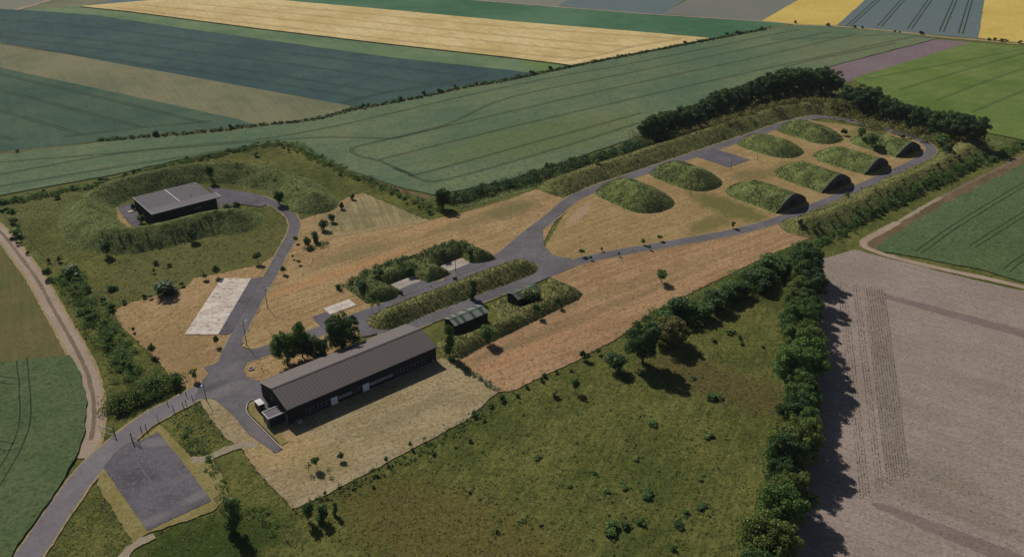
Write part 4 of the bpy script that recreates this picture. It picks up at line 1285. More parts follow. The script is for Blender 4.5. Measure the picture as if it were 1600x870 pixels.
# --- wood at the top right
W1 = [(1012, 216, 34, 30), (1028, 212, 40, 34), (1045, 204, 34, 30), (1068, 200, 36, 34), (1084, 192, 30, 28), (1098, 184, 30, 30), (1114, 178, 36, 32), (1132, 172, 34, 34), (1152, 166, 34, 34), (1172, 158, 34, 32),
      (1190, 152, 34, 32), (1208, 150, 40, 36), (1226, 148, 46, 38), (1246, 146, 42, 36), (1264, 144, 40, 36), (1282, 144, 40, 36), (1298, 146, 38, 32)]
W2 = [(1326, 164, 34, 34), (1345, 170, 40, 38), (1362, 176, 42, 36), (1380, 182, 38, 36), (1396, 188, 36, 34), (1414, 190, 30, 32), (1432, 196, 34, 32), (1450, 200, 32, 34), (1468, 206, 36, 34), (1486, 210, 40, 36), (1504, 214, 40, 36), (1522, 216, 38, 34)]
for i, (x, y, h, w_) in enumerate(W1): plant('broad', x, y + 3, h * 1.1, w_ * 1.3, ONES[i] + ' dark tree from the left on the cereal field side of the far wood', 'trees on the back edge of the wood', 'leaf_dark')
for i, (x, y, h, w_) in enumerate(W2): plant('broad', x, y + 3, h * 1.05, w_ * 1.25, ONES[i] + ' dark tree from the left on the yellow green field side of the far wood', 'trees on the right edge of the wood', 'leaf_dark')
hedge(gp((1030, 218), (1080, 202), (1140, 182), (1200, 168), (1260, 162), (1320, 178), (1380, 196), (1440, 208), (1500, 222)), 46, (2.2, 4.2), (.9, 1.4), 5.0, 31, 'mid green bush in the thicket below the far wood', 'bushes in the far wood', ('leaf', 'leaf', 'leaf_olive'))
scrub(gp((1010, 225), (1080, 206), (1140, 188), (1200, 172), (1260, 164), (1320, 180), (1380, 198), (1440, 212), (1530, 226)), 300, 8.5, (1.8, 3.2), 33, 'low olive scrub filling the far wood', 'leaf_olive', .5, 80)
scrub(gp(*[(x, y + 5) for x, y, _, _ in W1]), 130, 3.0, (2.2, 4.2), 34, 'leafy growth at the foot of the back edge of the far wood', 'leaf_dark', .45, 80)
scrub(gp(*[(x, y + 5) for x, y, _, _ in W2]), 90, 3.0, (2.2, 4.2), 35, 'leafy growth at the foot of the right edge of the far wood', 'leaf_dark', .45, 80)
for (x, y, h, w_, lab) in ((1245, 152, 20, 22, 'pale grey green rounded tree in front of the far wood'), (1216, 156, 18, 22, 'small silvery bush left of the tallest trees of the far wood')):
    plant('column', x, y, h, w_, lab, None, 'leaf_light')
for (x, y, h, w_, lab) in ((1345, 215, 20, 16, 'tall bush behind the far bunker with the dark front'), (1362, 228, 24, 22, 'round bush growing on the end bunker'), (1318, 212, 14, 12, 'dark bush at the end of the last back row bunker'),
                           (1410, 217, 10, 10, 'small dark bush beside the loop of the road'), (1470, 228, 22, 30, 'leafy clump at the outer bend of the road'), (1480, 240, 16, 26, 'low bush at the road bend behind the grassy bank')):
    plant('column' if h > 16 else 'shrub', x, y, h, w_, lab, None, 'leaf' if h > 16 else 'leaf_dark')

# --- hedge behind the site, along the cereal field
hedge(gp((712, 312), (760, 298), (800, 286), (850, 270), (900, 254), (950, 242), (1000, 226)), 34, (2.6, 4.4), (1.0, 1.4), 1.5, 41, 'dark bush in the tall hedge along the cereal field', 'bushes of the tall back hedge', ('leaf_dark', 'leaf_dark', 'leaf'))
scrub(gp((705, 318), (760, 302), (800, 291), (850, 276), (900, 260), (950, 248), (1010, 228)), 170, 2.6, (2.0, 3.8), 42, 'undergrowth below the tall back hedge', 'leaf_dark', .4, 90)
plant('broad', 692, 326, 36, 30, 'single dark rounded tree at the end of the back hedge', None, 'leaf_dark')
plant('shrub', 932, 258, 10, 11, 'pale flowering bush in front of the tall back hedge', None, 'leaf_light')
hedge(gp((440, 226), (480, 240), (520, 262), (560, 282), (600, 302), (640, 318), (675, 338)), 30, (1.2, 2.4), (.9, 1.4), 3.0, 45, 'small bush in the row above the mown triangle', 'bushes above the mown triangle')
scrub(gp((400, 228), (450, 226), (500, 250), (552, 274), (600, 296), (650, 314), (690, 332)), 160, 2.6, (.8, 1.7), 46, 'weedy growth along the corner of the cereal field', 'leaf', .32, 60)
hedge(gp((0, 318), (60, 305), (110, 298), (180, 280), (260, 258), (320, 246), (395, 230)), 34, (1.1, 2.3), (1.0, 1.6), 2.0, 47, 'low bush in the hedge behind the ringed building', 'bushes of the hedge behind the ringed building')
scrub(gp((-40, 330), (0, 320), (60, 308), (120, 296), (180, 283), (260, 261), (320, 248), (400, 230)), 170, 1.8, (.8, 1.6), 48, 'weedy strip behind the ringed building', 'leaf', .32, 60)

# --- far hedges
hedge(gp((560, 170), (643, 155), (729, 136), (800, 124), (891, 105), (930, 97)), 22, (1.6, 3.2), (.9, 1.5), 2.0, 51, 'small dark bush on the hedge below the blue green field', 'bushes on the far hedge line')
hedge(gp((1040, 76), (1113, 62), (1199, 45), (1238, 39)), 12, (1.4, 3.2), (.9, 1.5), 1.5, 52, 'tiny dark bush on the far hedge beyond the pale wheat', 'bushes at the far end of the hedge', ('leaf_dark',))
scrub(gp((150, 221), (246, 213), (330, 206), (400, 197), (491, 187.5), (557, 171), (643, 156), (729, 137), (800, 125), (891, 105.5), (997, 84.5), (1113, 62.5), (1199, 46)), 420, 1.6, (.7, 1.3), 53, 'dark weedy strip along the far farm track', 'leaf_dark', .5, 36)
for (x, y, h, lab) in ((244, 213, 12, 'lone dark small tree on the far hedge at the left'), (360, 202, 9, 'small bush with a pale top on the far hedge'), (28, 239, 7, 'little dark bush at the far left end of the hedge'), (371, 200, 6, 'low bush beside the pale topped bush on the far hedge'),
                       (1243, 37, 6, 'tiny tree at the corner of the yellow barley field')):
    plant('column' if h > 8 else 'shrub', x, y, h, h * .95, lab, None, 'leaf_dark')
hedge(gp((1290, 41), (1310, 42), (1360, 47), (1400, 51), (1440, 54), (1452, 55)), 12, (1.2, 2.8), (1.1, 1.9), 1.5, 55, 'low dark bush below the slate green crop', 'bushes below the slate crop', ('leaf_dark',))
hedge(gp((1530, 62), (1560, 65), (1600, 69), (1640, 73)), 14, (2.0, 3.4), (1.1, 1.6), 1.5, 56, 'dark bush in the hedge below the right yellow barley', 'bushes below the right barley', ('leaf_dark',))

# --- hedge of the right bank
hedge(gp((1264, 372), (1300, 356), (1345, 332), (1390, 310), (1440, 286), (1490, 262), (1540, 242)), 40, (1.3, 2.6), (.9, 1.3), 2.8, 61, 'bush on the outer slope of the right bank', 'bushes on the right bank', ('leaf', 'leaf_dark', 'leaf_light'))
hedge(gp((1235, 398), (1290, 376), (1340, 352), (1400, 320), (1460, 290), (1520, 262), (1600, 226)), 40, (1.6, 2.8), (1.0, 1.4), 1.6, 62, 'leafy bush in the hedge beside the turned earth strip', 'bushes beside the turned earth', ('leaf', 'leaf_light', 'leaf'))
scrub(gp((1225, 402), (1290, 374), (1340, 348), (1400, 317), (1460, 287), (1520, 260), (1620, 218)), 240, 2.6, (.8, 1.7), 63, 'tangled undergrowth on the outer side of the right bank', 'leaf', .36, 75)
plant('shrub', 1251, 352, 12, 12, 'single dark bush where the straight road meets the right bank', None, 'leaf_dark')
plant('shrub', 1323, 309, 10, 12, 'small bush at the road edge opposite the second dark front', None, 'leaf')
for (x, y, h) in ((1345, 298, 8), (1398, 269, 7), (1404, 268, 7), (1287, 331, 7)):
    plant('sparse', x, y, h, h * .7, {1345: 'thin sapling at the road edge across from the second dark bunker front', 1398: 'left one of two thin saplings at the road edge near the third bunker front', 1404: 'right one of two thin saplings at the road edge near the third bunker front', 1287: 'thin sapling at the road edge across from the nearest dark bunker front'}[x], 'saplings on the road edge')

# --- hedge south of the hay strip
hedge(gp((1030, 515), (1070, 500), (1110, 480), (1150, 460), (1190, 440), (1225, 420)), 29, (4.6, 7.6), (1.0, 1.3), 3.6, 71, 'large dense bush in the thick hedge below the cut hay', 'bushes of the thick hedge', ('leaf', 'leaf_dark'), 'column', 'large_bush')
scrub(gp((1020, 505), (1070, 494), (1110, 474), (1150, 454), (1190, 432), (1230, 408)), 140, 4.2, (1.8, 3.6), 72, 'undergrowth in the thick hedge below the cut hay', 'leaf', .36, 80)
plant('broad', 1004, 566, 72, 66, 'big dark green tree standing on the meadow edge', None, 'leaf_dark')
plant('broad', 1045, 537, 44, 66, 'olive coloured rounded bush tree beside the big dark tree', None, 'leaf_olive')
plant('column', 962, 578, 32, 38, 'dark round bush in front of the big meadow tree', None, 'leaf_dark')
plant('shrub', 913, 562, 17, 19, 'round dark bush on the edge of the cut hay', None, 'leaf_dark')
plant('young', 899, 612, 24, 17, 'small upright tree casting a shadow on the meadow edge', None, 'leaf_dark')
plant('shrub', 935, 553, 11, 9, 'small bush between the round bush and the big meadow tree', None, 'leaf')
plant('shrub', 866, 618, 11, 15, 'pale green low bush in the meadow below the hay edge', None, 'leaf_light')
hedge(gp((740, 650), (790, 622), (830, 604), (860, 590), (890, 575)), 17, (1.0, 2.0), (.9, 1.3), 1.3, 73, 'small bush on the fence line below the cut hay', 'bushes on the hay fence')
hedge(gp((560, 770), (600, 745), (660, 715), (720, 690), (780, 655), (830, 640)), 13, (.6, 1.3), (1.0, 1.8), 2.0, 74, 'low green bush below the yard fence', 'bushes below the yard fence', ('leaf', 'leaf_light'))
hedge(gp((1110, 530), (1140, 523), (1165, 535), (1195, 545)), 11, (.9, 1.7), (1.1, 1.7), 1.6, 75, 'low bush in the crooked row on the upper meadow', 'bushes of the crooked row', ('leaf', 'leaf_dark'))
MEADOW_SPOTS = []
for i, (x, y, h, w_, lab) in enumerate(((1113, 622, 14, 27, 'low dark bush on the meadow near the tree row'), (1083, 592, 6, 12, 'tiny dark bush on the upper meadow'), (1020, 662, 10, 20, 'dark low bush in the middle of the meadow'), (1107, 682, 11, 18, 'grey green bush on the right of the meadow'),
                                      (955, 828, 18, 32, 'broad dark bush low on the meadow, widest of all there'), (978, 822, 14, 20, 'bush touching the broad dark meadow bush'), (1003, 818, 12, 20, 'bush right of the broad dark meadow bush'), (1012, 774, 11, 24, 'green bush patch above the broad dark meadow bush'),
                                      (975, 762, 7, 14, 'small tuft like bush in the middle meadow'), (1062, 822, 11, 22, 'dark bush on the lower right meadow'), (1070, 800, 9, 14, 'small bush on the lower right meadow'), (1096, 792, 8, 20, 'flat dark bush on the right meadow'),
                                      (947, 768, 7, 14, 'low bush left of the middle meadow tuft'), (994, 718, 8, 12, 'bright green tuft on the central meadow'), (840, 716, 8, 16, 'greyish tussock bush on the left meadow'), (890, 760, 6, 10, 'single tiny bush on the left meadow'),
                                      (776, 832, 10, 7, 'narrow weed bush at the bottom of the meadow'), (735, 770, 6, 8, 'little weed bush in the lower left meadow'), (1052, 858, 12, 12, 'dark tuft bush at the bottom edge of the meadow'), (816, 812, 7, 14, 'grey tuft bush at the lower middle of the meadow'),
                                      (845, 820, 6, 8, 'tiny dark bush right of the grey tuft'), (930, 740, 6, 10, 'tiny dark bush in the middle left meadow'), (1095, 750, 6, 9, 'single dark tuft on the right meadow'))):
    plant('shrub', x, y, h * .6, w_ * 1.1, lab, None, 'leaf_light' if 'bright' in lab or 'grey' in lab else ('leaf_dark' if i % 2 else 'leaf'))
    MEADOW_SPOTS.append(G(x, y))

V_, F_, off_ = [], [], 0
rr = random.Random(9)
for (X, Y) in MEADOW_SPOTS * 4 + [G(rr.uniform(700, 1170), rr.uniform(640, 860)) for _ in range(60)]:
    a_, d_ = rr.uniform(0, 6.28), rr.uniform(.5, 5.0)
    h = rr.uniform(.15, .4)
    v, f = leafcloud([(X + d_ * math.cos(a_), Y + d_ * math.sin(a_), h * .4, h * rr.uniform(1.0, 2.0))], 26, .24, rr.randrange(10 ** 6), -.1)
    v[:, 2] = np.clip(v[:, 2], .02, h * 1.3)
    V_.append(v)
    F_.append(f + off_)
    off_ += len(v)
tag(link('meadow_weeds', np_mesh('meadow_weeds', np.concatenate(V_), np.concatenate(F_), M_['leaf'])), 'low leafy weeds scattered over the meadow', 'weeds', kind='stuff')
# --- round trees behind the hangar
for (x, y, h, w_, lab, m) in ((450, 570, 50, 40, 'round tree behind the hangar, nearest the forecourt', 'leaf'), (473, 558, 52, 34, 'slender tree in the middle of the group behind the hangar', 'leaf'), (497, 567, 40, 34, 'low tree in front of the group behind the hangar', 'leaf_dark'), (536, 548, 60, 50, 'largest and darkest round tree behind the hangar', 'leaf_dark')):
    plant('broad', x, y, h * 1.1, w_ * 1.3, lab, None, m)
# --- trees and bushes round the sheds and median
plant('column', 702, 554, 50, 25, 'tall dark bush tree at the left end of the striped shed', None, 'leaf_dark')
plant('column', 762, 534, 31, 28, 'leafy bush in front of the striped shed', None, 'leaf')
plant('column', 739, 467, 32, 20, 'dark bushy tree on the median bank', None, 'leaf_dark')
plant('column', 829, 472, 29, 36, 'round bush with pale blossom covering the second shed', None, 'leaf_light')
plant('shrub', 839, 489, 17, 14, 'dark bush on the bank below the second shed', None, 'leaf_dark')
plant('shrub', 872, 476, 13, 10, 'small dark bush at the right end of the shed bank', None, 'leaf_dark')
for (x, h) in ((582, 26), (592, 22)):
    plant('sparse', x, 487 if x < 590 else 484, h, 14, ('left' if x < 590 else 'right') + ' one of two thin leafy saplings at the left tip of the median bank', 'saplings on the median tip', 'leaf')
for (x, y, h, w_, lab) in ((626, 460, 8, 9, 'small dark bush at the corner of the left open pad'), (711, 437, 6, 8, 'small dark bush on the road edge of the median'), (528, 452, 10, 12, 'small dark bush at the left tip of the scrubby bank'), (592, 432, 14, 20, 'dark bush on the crest of the scrubby bank'),
                           (640, 426, 13, 22, 'dark bush behind the left open pad'), (563, 448, 12, 22, 'low dark bush on the left slope of the scrubby bank'), (692, 396, 9, 14, 'bush on the crest behind the right open pad'), (733, 395, 9, 18, 'green bush on the right end of the scrubby bank')):
    plant('shrub', x, y, h, w_, lab, None, 'leaf_dark')

# --- young trees on the mown ground
for (x, y, h, w_, lab) in ((909, 401, 15, 11, 'round young tree on the verge near the road junction'), (940, 393, 8, 6, 'tiny sapling left of the straight road'), (923, 407, 9, 6, 'thin young tree at the lower road edge near the junction'), (967, 401, 9, 5, 'thin young tree on the lower edge of the straight road'),
                           (1005, 383, 12, 8, 'young tree above the straight road, left of a pair'), (1031, 377, 12, 10, 'young tree above the straight road, right of a pair'), (1015, 391, 10, 6, 'thin young tree below the straight road'), (1145, 357, 13, 10, 'young tree alone beside the straight road before the bunkers'),
                           (1033, 442, 23, 23, 'single round tree in the middle of the cut hay'), (209, 519, 10, 7, 'small young tree on the left of the mown triangle'), (238, 555, 21, 14, 'round young tree on the left edge of the mown triangle'), (339, 540, 19, 11, 'narrow young tree below the concrete slab'),
                           (305, 594, 21, 16, 'bright round young tree at the tip of the mown triangle'), (236, 467, 8, 8, 'tiny bush tree at the top of the mown triangle'), (340, 432, 21, 14, 'young tree above the top end of the concrete slab'), (321, 437, 14, 13, 'pale young tree above the top end of the concrete slab'),
                           (403, 411, 21, 16, 'dark round young tree beside the curving road'), (462, 380, 13, 9, 'young tree right of the road bend'), (458, 405, 9, 5, 'thin sapling right of the curving road'), (467, 414, 10, 8, 'small bushy sapling right of the curving road'), (444, 428, 15, 11, 'round young tree casting a shadow right of the curving road'),
                           (495, 732, 23, 17, 'tallest young tree in the hangar yard'), (533, 720, 15, 13, 'round young tree in the middle of the hangar yard'), (604, 724, 13, 8, 'small young tree at the yard fence corner'), (641, 700, 13, 8, 'young tree along the yard fence'), (664, 689, 9, 6, 'smallest young tree along the yard fence'), (508, 775, 10, 6, 'thin weed tree at the lower yard fence')):
    plant('young', x, y, h, w_, lab, None, 'leaf_light' if 'pale' in lab or 'bright' in lab else ('leaf_dark' if 'dark' in lab else 'leaf'))
plant('sparse', 515, 742, 16, 14, 'sparse young tree lowest in the hangar yard', None, 'leaf')
plant('sparse', 483, 738, 20, 15, 'bare twiggy shrub beside the tallest yard tree', None, 'leaf_olive')
for (x, y, h, w_, lab) in ((483, 814, 38, 22, 'tall dark bush below the corner of the yard'), (504, 813, 25, 28, 'wide dark bush below the corner of the yard'), (524, 803, 20, 14, 'small bush right of the pair below the yard corner'), (367, 828, 52, 40, 'large dark bush right of the asphalt square')):
    plant('column', x, y, h, w_, lab, None, 'leaf_dark' if 'dark' in lab else 'leaf')
scrub(gp((158, 388), (180, 384), (230, 386), (280, 374), (330, 358), (385, 340)), 26, 2.0, (.3, .6), 82, 'dark bramble on the front slope of the ring bank', 'leaf_dark', .3, 40)
scrub(gp((150, 312), (200, 292), (250, 280), (300, 272), (345, 272), (400, 282), (440, 298), (480, 318)), 20, 1.8, (.25, .5), 83, 'dark bramble on the inner slope of the ring bank', 'leaf_dark', .3, 36)
scrub(gp((700, 562), (730, 580), (755, 597), (778, 612)), 34, .8, (.4, .9), 84, 'weeds along the fence at the right end of the yard', 'leaf', .26, 30)
scrub(gp((470, 800), (520, 775), (600, 735), (680, 695), (760, 640)), 90, 1.6, (.25, .6), 85, 'green weeds along the lower yard fence', 'leaf', .26, 26)
scrub(gp((545, 452), (590, 432), (620, 420), (660, 410), (700, 392), (740, 396)), 70, 2.0, (.5, 1.1), 86, 'dark bramble on the bank behind the open pads', 'leaf_dark', .3, 40)
# --- row on the diagonal fence and around the ringed building
for (x, y, h, w_, lab) in ((481, 386, 20, 16, 'dark bush at the lower end of the diagonal fence'), (493, 378, 18, 16, 'bush above the lowest one on the diagonal fence'), (506, 360, 21, 18, 'largest round bush on the diagonal fence'), (519, 347, 17, 13, 'bush in the middle of the diagonal fence'), (535, 327, 14, 10, 'narrow bush high on the diagonal fence'), (550, 312, 12, 10, 'topmost bush on the diagonal fence'),
                           (437, 320, 29, 20, 'dark bushy tree at the bend of the road by the ring bank'), (329, 280, 28, 16, 'dark tree on the back of the ring bank'), (302, 376, 24, 20, 'dark bush on the front slope of the ring bank'), (168, 399, 30, 20, 'tall dark bush at the front foot of the ring bank'), (222, 349, 18, 16, 'leafy bush at the left corner of the ringed building'), (209, 328, 12, 10, 'dark bush against the end wall of the ringed building'),
                           (355, 327, 11, 16, 'yellow green bush at the right corner of the ringed building'), (369, 322, 7, 14, 'low brownish bush in the yard of the ringed building')):
    plant('column' if h > 15 else 'shrub', x, y, h, w_, lab, None, 'leaf_light' if 'yellow' in lab else 'leaf_dark')
scrub(gp((478, 390), (500, 386), (505, 378)), 12, 1.5, (.7, 1.3), 81, 'leafy growth at the lower end of the diagonal fence', 'leaf', .3, 40)
for (x, y, h, w_, lab) in ((245, 413, 7, 12, 'small dark bush on the grass left of the concrete slab'), (265, 416, 6, 9, 'tiny bush right of the small dark bush'), (241, 426, 9, 6, 'thin bush on the grass above the mown triangle'), (28, 370, 14, 26, 'low bush patch beside the dirt track bend'), (20, 340, 18, 16, 'bush at the far left edge above the dirt track'),
                           (115, 431, 15, 38, 'long low dark bush in the rough grass at the left'), (93, 409, 10, 10, 'small bush in the rough grass left of the ring bank'), (76, 434, 20, 18, 'upright bush beside the dirt track'), (126, 440, 9, 11, 'bush right of the long low dark bush'), (177, 452, 9, 20, 'flat bush above the mown triangle'), (137, 455, 10, 16, 'dark bush in the rough grass above the hedge'),
                           (5, 325, 18, 18, 'bush at the very left edge below the cereal field'), (90, 310, 8, 12, 'low bush behind the left end of the ring bank'), (400, 244, 8, 12, 'small bush on the grass behind the ring bank'), (285, 447, 9, 10, 'small tree like bush at the top corner of the mown triangle')):
    plant('shrub', x, y, h, w_, lab, None, 'leaf_dark' if 'dark' in lab else 'leaf')
plant('column', 262, 460, 22, 50, 'wide dark bush on the upper edge of the mown triangle', None, 'leaf_dark')
# --- scrub between the dirt track and the mown triangle
hedge(gp((100, 438), (116, 462), (136, 490), (156, 520), (174, 545), (195, 570), (215, 595)), 24, (1.6, 3.4), (.9, 1.3), 2.2, 91, 'bush between the dirt track and the mown triangle', 'bushes beside the dirt track', ('leaf', 'leaf_dark', 'leaf_light'))
hedge(gp((184, 642), (200, 632), (216, 622), (238, 610), (258, 600), (274, 594)), 18, (2.2, 4.0), (.9, 1.3), 3.0, 92, 'dense bush beside the entrance road', 'bushes beside the entrance road', ('leaf', 'leaf_dark'))
scrub(gp((104, 435), (128, 470), (150, 505), (172, 535), (195, 570), (220, 598), (245, 618)), 170, 3.6, (.8, 2.0), 93, 'rough growth between the dirt track and the mown triangle', 'leaf', .32, 70)
scrub(gp((186, 636), (208, 626), (238, 612), (272, 598)), 100, 2.8, (1.4, 2.8), 94, 'undergrowth beside the entrance road', 'leaf_mid', .34, 80)
hedge(gp((150, 474), (175, 482), (205, 470), (240, 460)), 10, (1.6, 2.8), (.9, 1.3), 1.5, 95, 'bush in the row along the top of the mown triangle', 'bushes on top of the mown triangle', ('leaf', 'leaf_dark', 'leaf_light'))
hedge(gp((10, 345), (30, 372), (55, 400), (75, 420)), 12, (1.2, 2.6), (.9, 1.4), 2.5, 96, 'bush in the rough grass along the upper dirt track', 'bushes along the upper dirt track')
scrub(gp((285, 668), (300, 690), (318, 712), (335, 735), (350, 765), (362, 800), (400, 805), (440, 835)), 46, 1.6, (.5, 1.2), 97, 'leafy weeds in the ditch between the asphalt square and the yard', 'leaf', .28, 40)

# ------------------------------------------------------------------ rough grass of the meadow
def grass_patch(poly, n, seed, name_label, mat, h, w_):
    r = np.random.default_rng(seed)
    x0, x1, y0, y1 = bbox_of(poly, 0)
    k = int(n)
    X, Y = r.uniform(x0, x1, k), r.uniform(y0, y1, k)
    ok = inside(X, Y, poly)
    X, Y = X[ok], Y[ok]
    cl = np.array([mnoise.noise((a / 4.0, b / 4.0, seed)) + .6 * mnoise.noise((a / 1.3, b / 1.3, seed + 1)) for a, b in zip(X, Y)])
    ok = cl > r.uniform(-.7, .25, len(X))
    P = np.stack([X[ok], Y[ok], np.full(ok.sum(), .05)], 1)
    o = link('rough_grass', tufts('rough_grass', P, h[0], h[1], w_[0], w_[1], M_[mat], 4, seed, 1.4))
    return tag(o, name_label, 'grass', kind='stuff')


grass_patch(gp((458, 797), (509, 777), (627, 714), (729, 660), (785, 622), (850, 592), (905, 568), (962, 540), (1030, 530), (1120, 480), (1222, 430), (1240, 600), (1225, 740), (1190, 860), (1160, 900), (200, 900), (230, 850), (335, 800), (380, 740), (400, 740)), 30000, 101, 'tussocky olive grass of the meadow in the foreground', 'tuft_meadow', (.1, .28), (.1, .26))
grass_patch(gp((0, 330), (60, 320), (110, 305), (170, 286), (300, 252), (430, 232), (470, 245), (560, 300), (520, 325), (468, 336), (440, 395), (300, 430), (240, 458), (180, 480), (130, 470), (80, 420), (30, 375)), 30000, 102, 'rough olive grass around the ring bank', 'tuft_meadow', (.1, .28), (.1, .26))
grass_patch(gp((80, 430), (130, 480), (180, 490), (245, 565), (290, 610), (200, 655), (160, 660), (150, 600), (110, 500)), 7000, 103, 'rough green grass beside the dirt track', 'tuft_green', (.15, .35), (.1, .28))
grass_patch(gp((262, 650), (311, 626), (352, 688), (325, 712), (300, 715)), 1800, 104, 'rough grass between the entrance road and the yard', 'tuft_green', (.15, .35), (.1, .28))
grass_patch(gp((65, 870), (116, 795), (155, 760), (210, 855), (200, 880)), 2200, 105, 'short green grass beside the entrance road at the bottom', 'tuft_green', (.08, .2), (.1, .22))
grass_patch([ST(*p) for p in ((212, 226), (300, 228), (380, 228), (400, 200), (400, 150), (262, 142), (250, 150), (262, 153), (380, 154), (384, 200), (374, 224), (300, 226.5))], 9000, 106, 'rough grass round the outer banks of the bunker area', 'tuft', (.15, .35), (.12, .3))

# grass creeping over the edges of the mown ground and of the asphalt
def near_road(X, Y, inset):
    hit = np.zeros(len(X), bool)
    for P, w in ROADS:
        Q = [tuple(p) for p in P[::3]]
        hit |= seg_dist(X, Y, Q) < w / 2 - inset
    return hit


re_ = np.random.default_rng(5)
pts_ = []
for P in EDGES:
    n = int(len(P) * 1.6)
    k = re_.integers(0, len(P), n)
    pts_.append(P[k] + re_.normal(0, .75, (n, 2)))
q_ = np.concatenate(pts_)
q_ = q_[~near_road(q_[:, 0], q_[:, 1], .1)]
zz = np.array([zat(a, b) for a, b in q_])
q_, zz = q_[zz < .3], zz[zz < .3]
P3 = np.concatenate([q_, (zz + .12)[:, None]], 1)
half = re_.random(len(P3)) < .6
tag(link('edge_grass', tufts('edge_grass', P3[half], .08, .22, .15, .4, M_['tuft_meadow'], 3, 61, 1.3, .25)), 'green grass tufts creeping into the edges of the mown ground', 'grass', kind='stuff')
tag(link('edge_straw', tufts('edge_straw', P3[~half], .06, .16, .15, .4, M_['tuft_straw'], 3, 62, 1.4, .25)), 'straw coloured grass tufts along the edges of the mown ground', 'grass', kind='stuff')
pts_ = []
for P, w in ROADS:
    n = int(len(P) * 2.2)
    k = re_.integers(1, len(P) - 1, n)
    T = P[np.minimum(k + 1, len(P) - 1)] - P[k - 1]
    T /= np.linalg.norm(T, axis=1)[:, None]
    side = re_.choice([-1, 1], n)[:, None]
    pts_.append(P[k] + np.stack([-T[:, 1], T[:, 0]], 1) * side * (w / 2 + re_.normal(.08, .2, (n, 1))))
q_ = np.concatenate(pts_)
q_ = q_[~near_road(q_[:, 0], q_[:, 1], .5)]
P3 = np.concatenate([q_, np.full((len(q_), 1), .2)], 1)
tag(link('road_edge_grass', tufts('road_edge_grass', P3, .06, .18, .12, .34, M_['tuft_straw'], 3, 63, 1.3, .25)), 'dry grass creeping over the edges of the asphalt roads', 'grass', kind='stuff')

# drilled plants in the tilled field
r_ = np.random.default_rng(7)
rows = []
la, lb_ = (G(1309, 442), G(1345, 780)), (G(1381, 448), G(1420, 745))
NR = 19
for k in range(NR):
    f = k / (NR - 1)
    a = np.array(la[0]) * (1 - f) + np.array(lb_[0]) * f
    b = np.array(la[1]) * (1 - f) + np.array(lb_[1]) * f
    n = int(np.linalg.norm(b - a) / .32)
    if k in (4, 5, 9): continue
    t = np.linspace(0, 1, n)[:, None]
    rows.append(np.concatenate([a + (b - a) * t + r_.normal(0, .035, (n, 2)), np.full((n, 1), .12)], 1)[r_.random(n) > .3])
o = link('seedling_rows', tufts('seedling_rows', np.concatenate(rows), .1, .2, .18, .38, M_['rowplant'], 3, 55, 1.2, .06))
tag(o, 'rows of tiny seedlings along the tree row in the tilled field', 'seedlings', kind='stuff')
P = grass_patch(gp((1380, 700), (1440, 700), (1600, 800), (1600, 880), (1500, 850), (1360, 790)), 2600, 108, 'scattered weeds in the lower tilled field', 'rowplant', (.1, .25), (.12, .3))

# ------------------------------------------------------------------ poles, posts, gates, fences
def pole(x, y, h, label, arm=True, name='lamp_post'):
    X, Y, Z = base_at(x, y)
    r = empty(name, (X, Y, Z), VR.uniform(0, 6))
    tag(r, label, 'lamp post' if arm else 'post')
    MB().tube((0, 0, -.2), (0, 0, h), .11, .06, 8).build('pole', M_['post'], r)
    MB().tube((0, 0, 0), (0, 0, .4), .17, .15, 8).build('base', M_['concrete_grey'], r)
    if arm:
        MB().tube((0, 0, h - .1), (.8, 0, h + .1), .04, .04, 6).build('arm', M_['post'], r)
        MB().box(.6, 1.1, -.1, .1, h + .06, h + .18).build('lamp_head', M_['galv'], r)
    return r


pole(323, 626, 5.0, 'dark lamp post at the corner of the entrance road and forecourt')
pole(385.5, 539, 7.6, 'tall lamp post at the bend of the forecourt')
pole(418, 481, 6.3, 'lamp post on the dry grass beside the curving road')
pole(1142, 265, 6.0, 'slim mast at the near corner of the far asphalt square', False, 'mast')
pole(1183, 251.5, 3.0, 'short mast on the lawn right of the far asphalt square', False, 'mast')
pole(1079, 306, 2.6, 'short mast between the two back row bunkers', False, 'mast')
pole(712, 425, 5.0, 'slim mast beside the right open pad', False, 'mast')
pole(674, 449, 0.9, 'stub post on the road edge between the pads', False, 'mast')


def posts(pts, label, group, h=1.6, r=.1):
    for i, (x, y) in enumerate(sorted(pts)):
        X, Y, Z = base_at(x, y)
        o = MB().tube((0, 0, -.2), (VR.uniform(-.08, .08), VR.uniform(-.08, .08), h), r, r * .85, 7).build('gate_post', M_['post'])
        cap = MB().tube((0, 0, h + .02), (0, 0, h + .08), r * 1.15, r * .6, 7).build('post_cap', M_['steel_dark'], o)
        o.location = (X, Y, Z)
        tag(o, (ONES[i] + ' ' if group else '') + label + (' from the left' if group else ''), 'post', group)


posts([(272, 643), (287, 638), (291.5, 634)], 'dark post on the right edge of the entrance road', 'posts near the forecourt end', 1.9)
posts([(222, 676), (229, 673)], 'dark post on the grass tip above the asphalt square', 'posts above the asphalt square', 2.0)
posts([(247, 656)], 'thin post alone on the right edge of the entrance road', None, 1.7, .06)
posts([(262, 633), (291, 619), (301, 625)], 'dark post beside the upper end of the entrance road', 'posts at the upper end', 1.5)


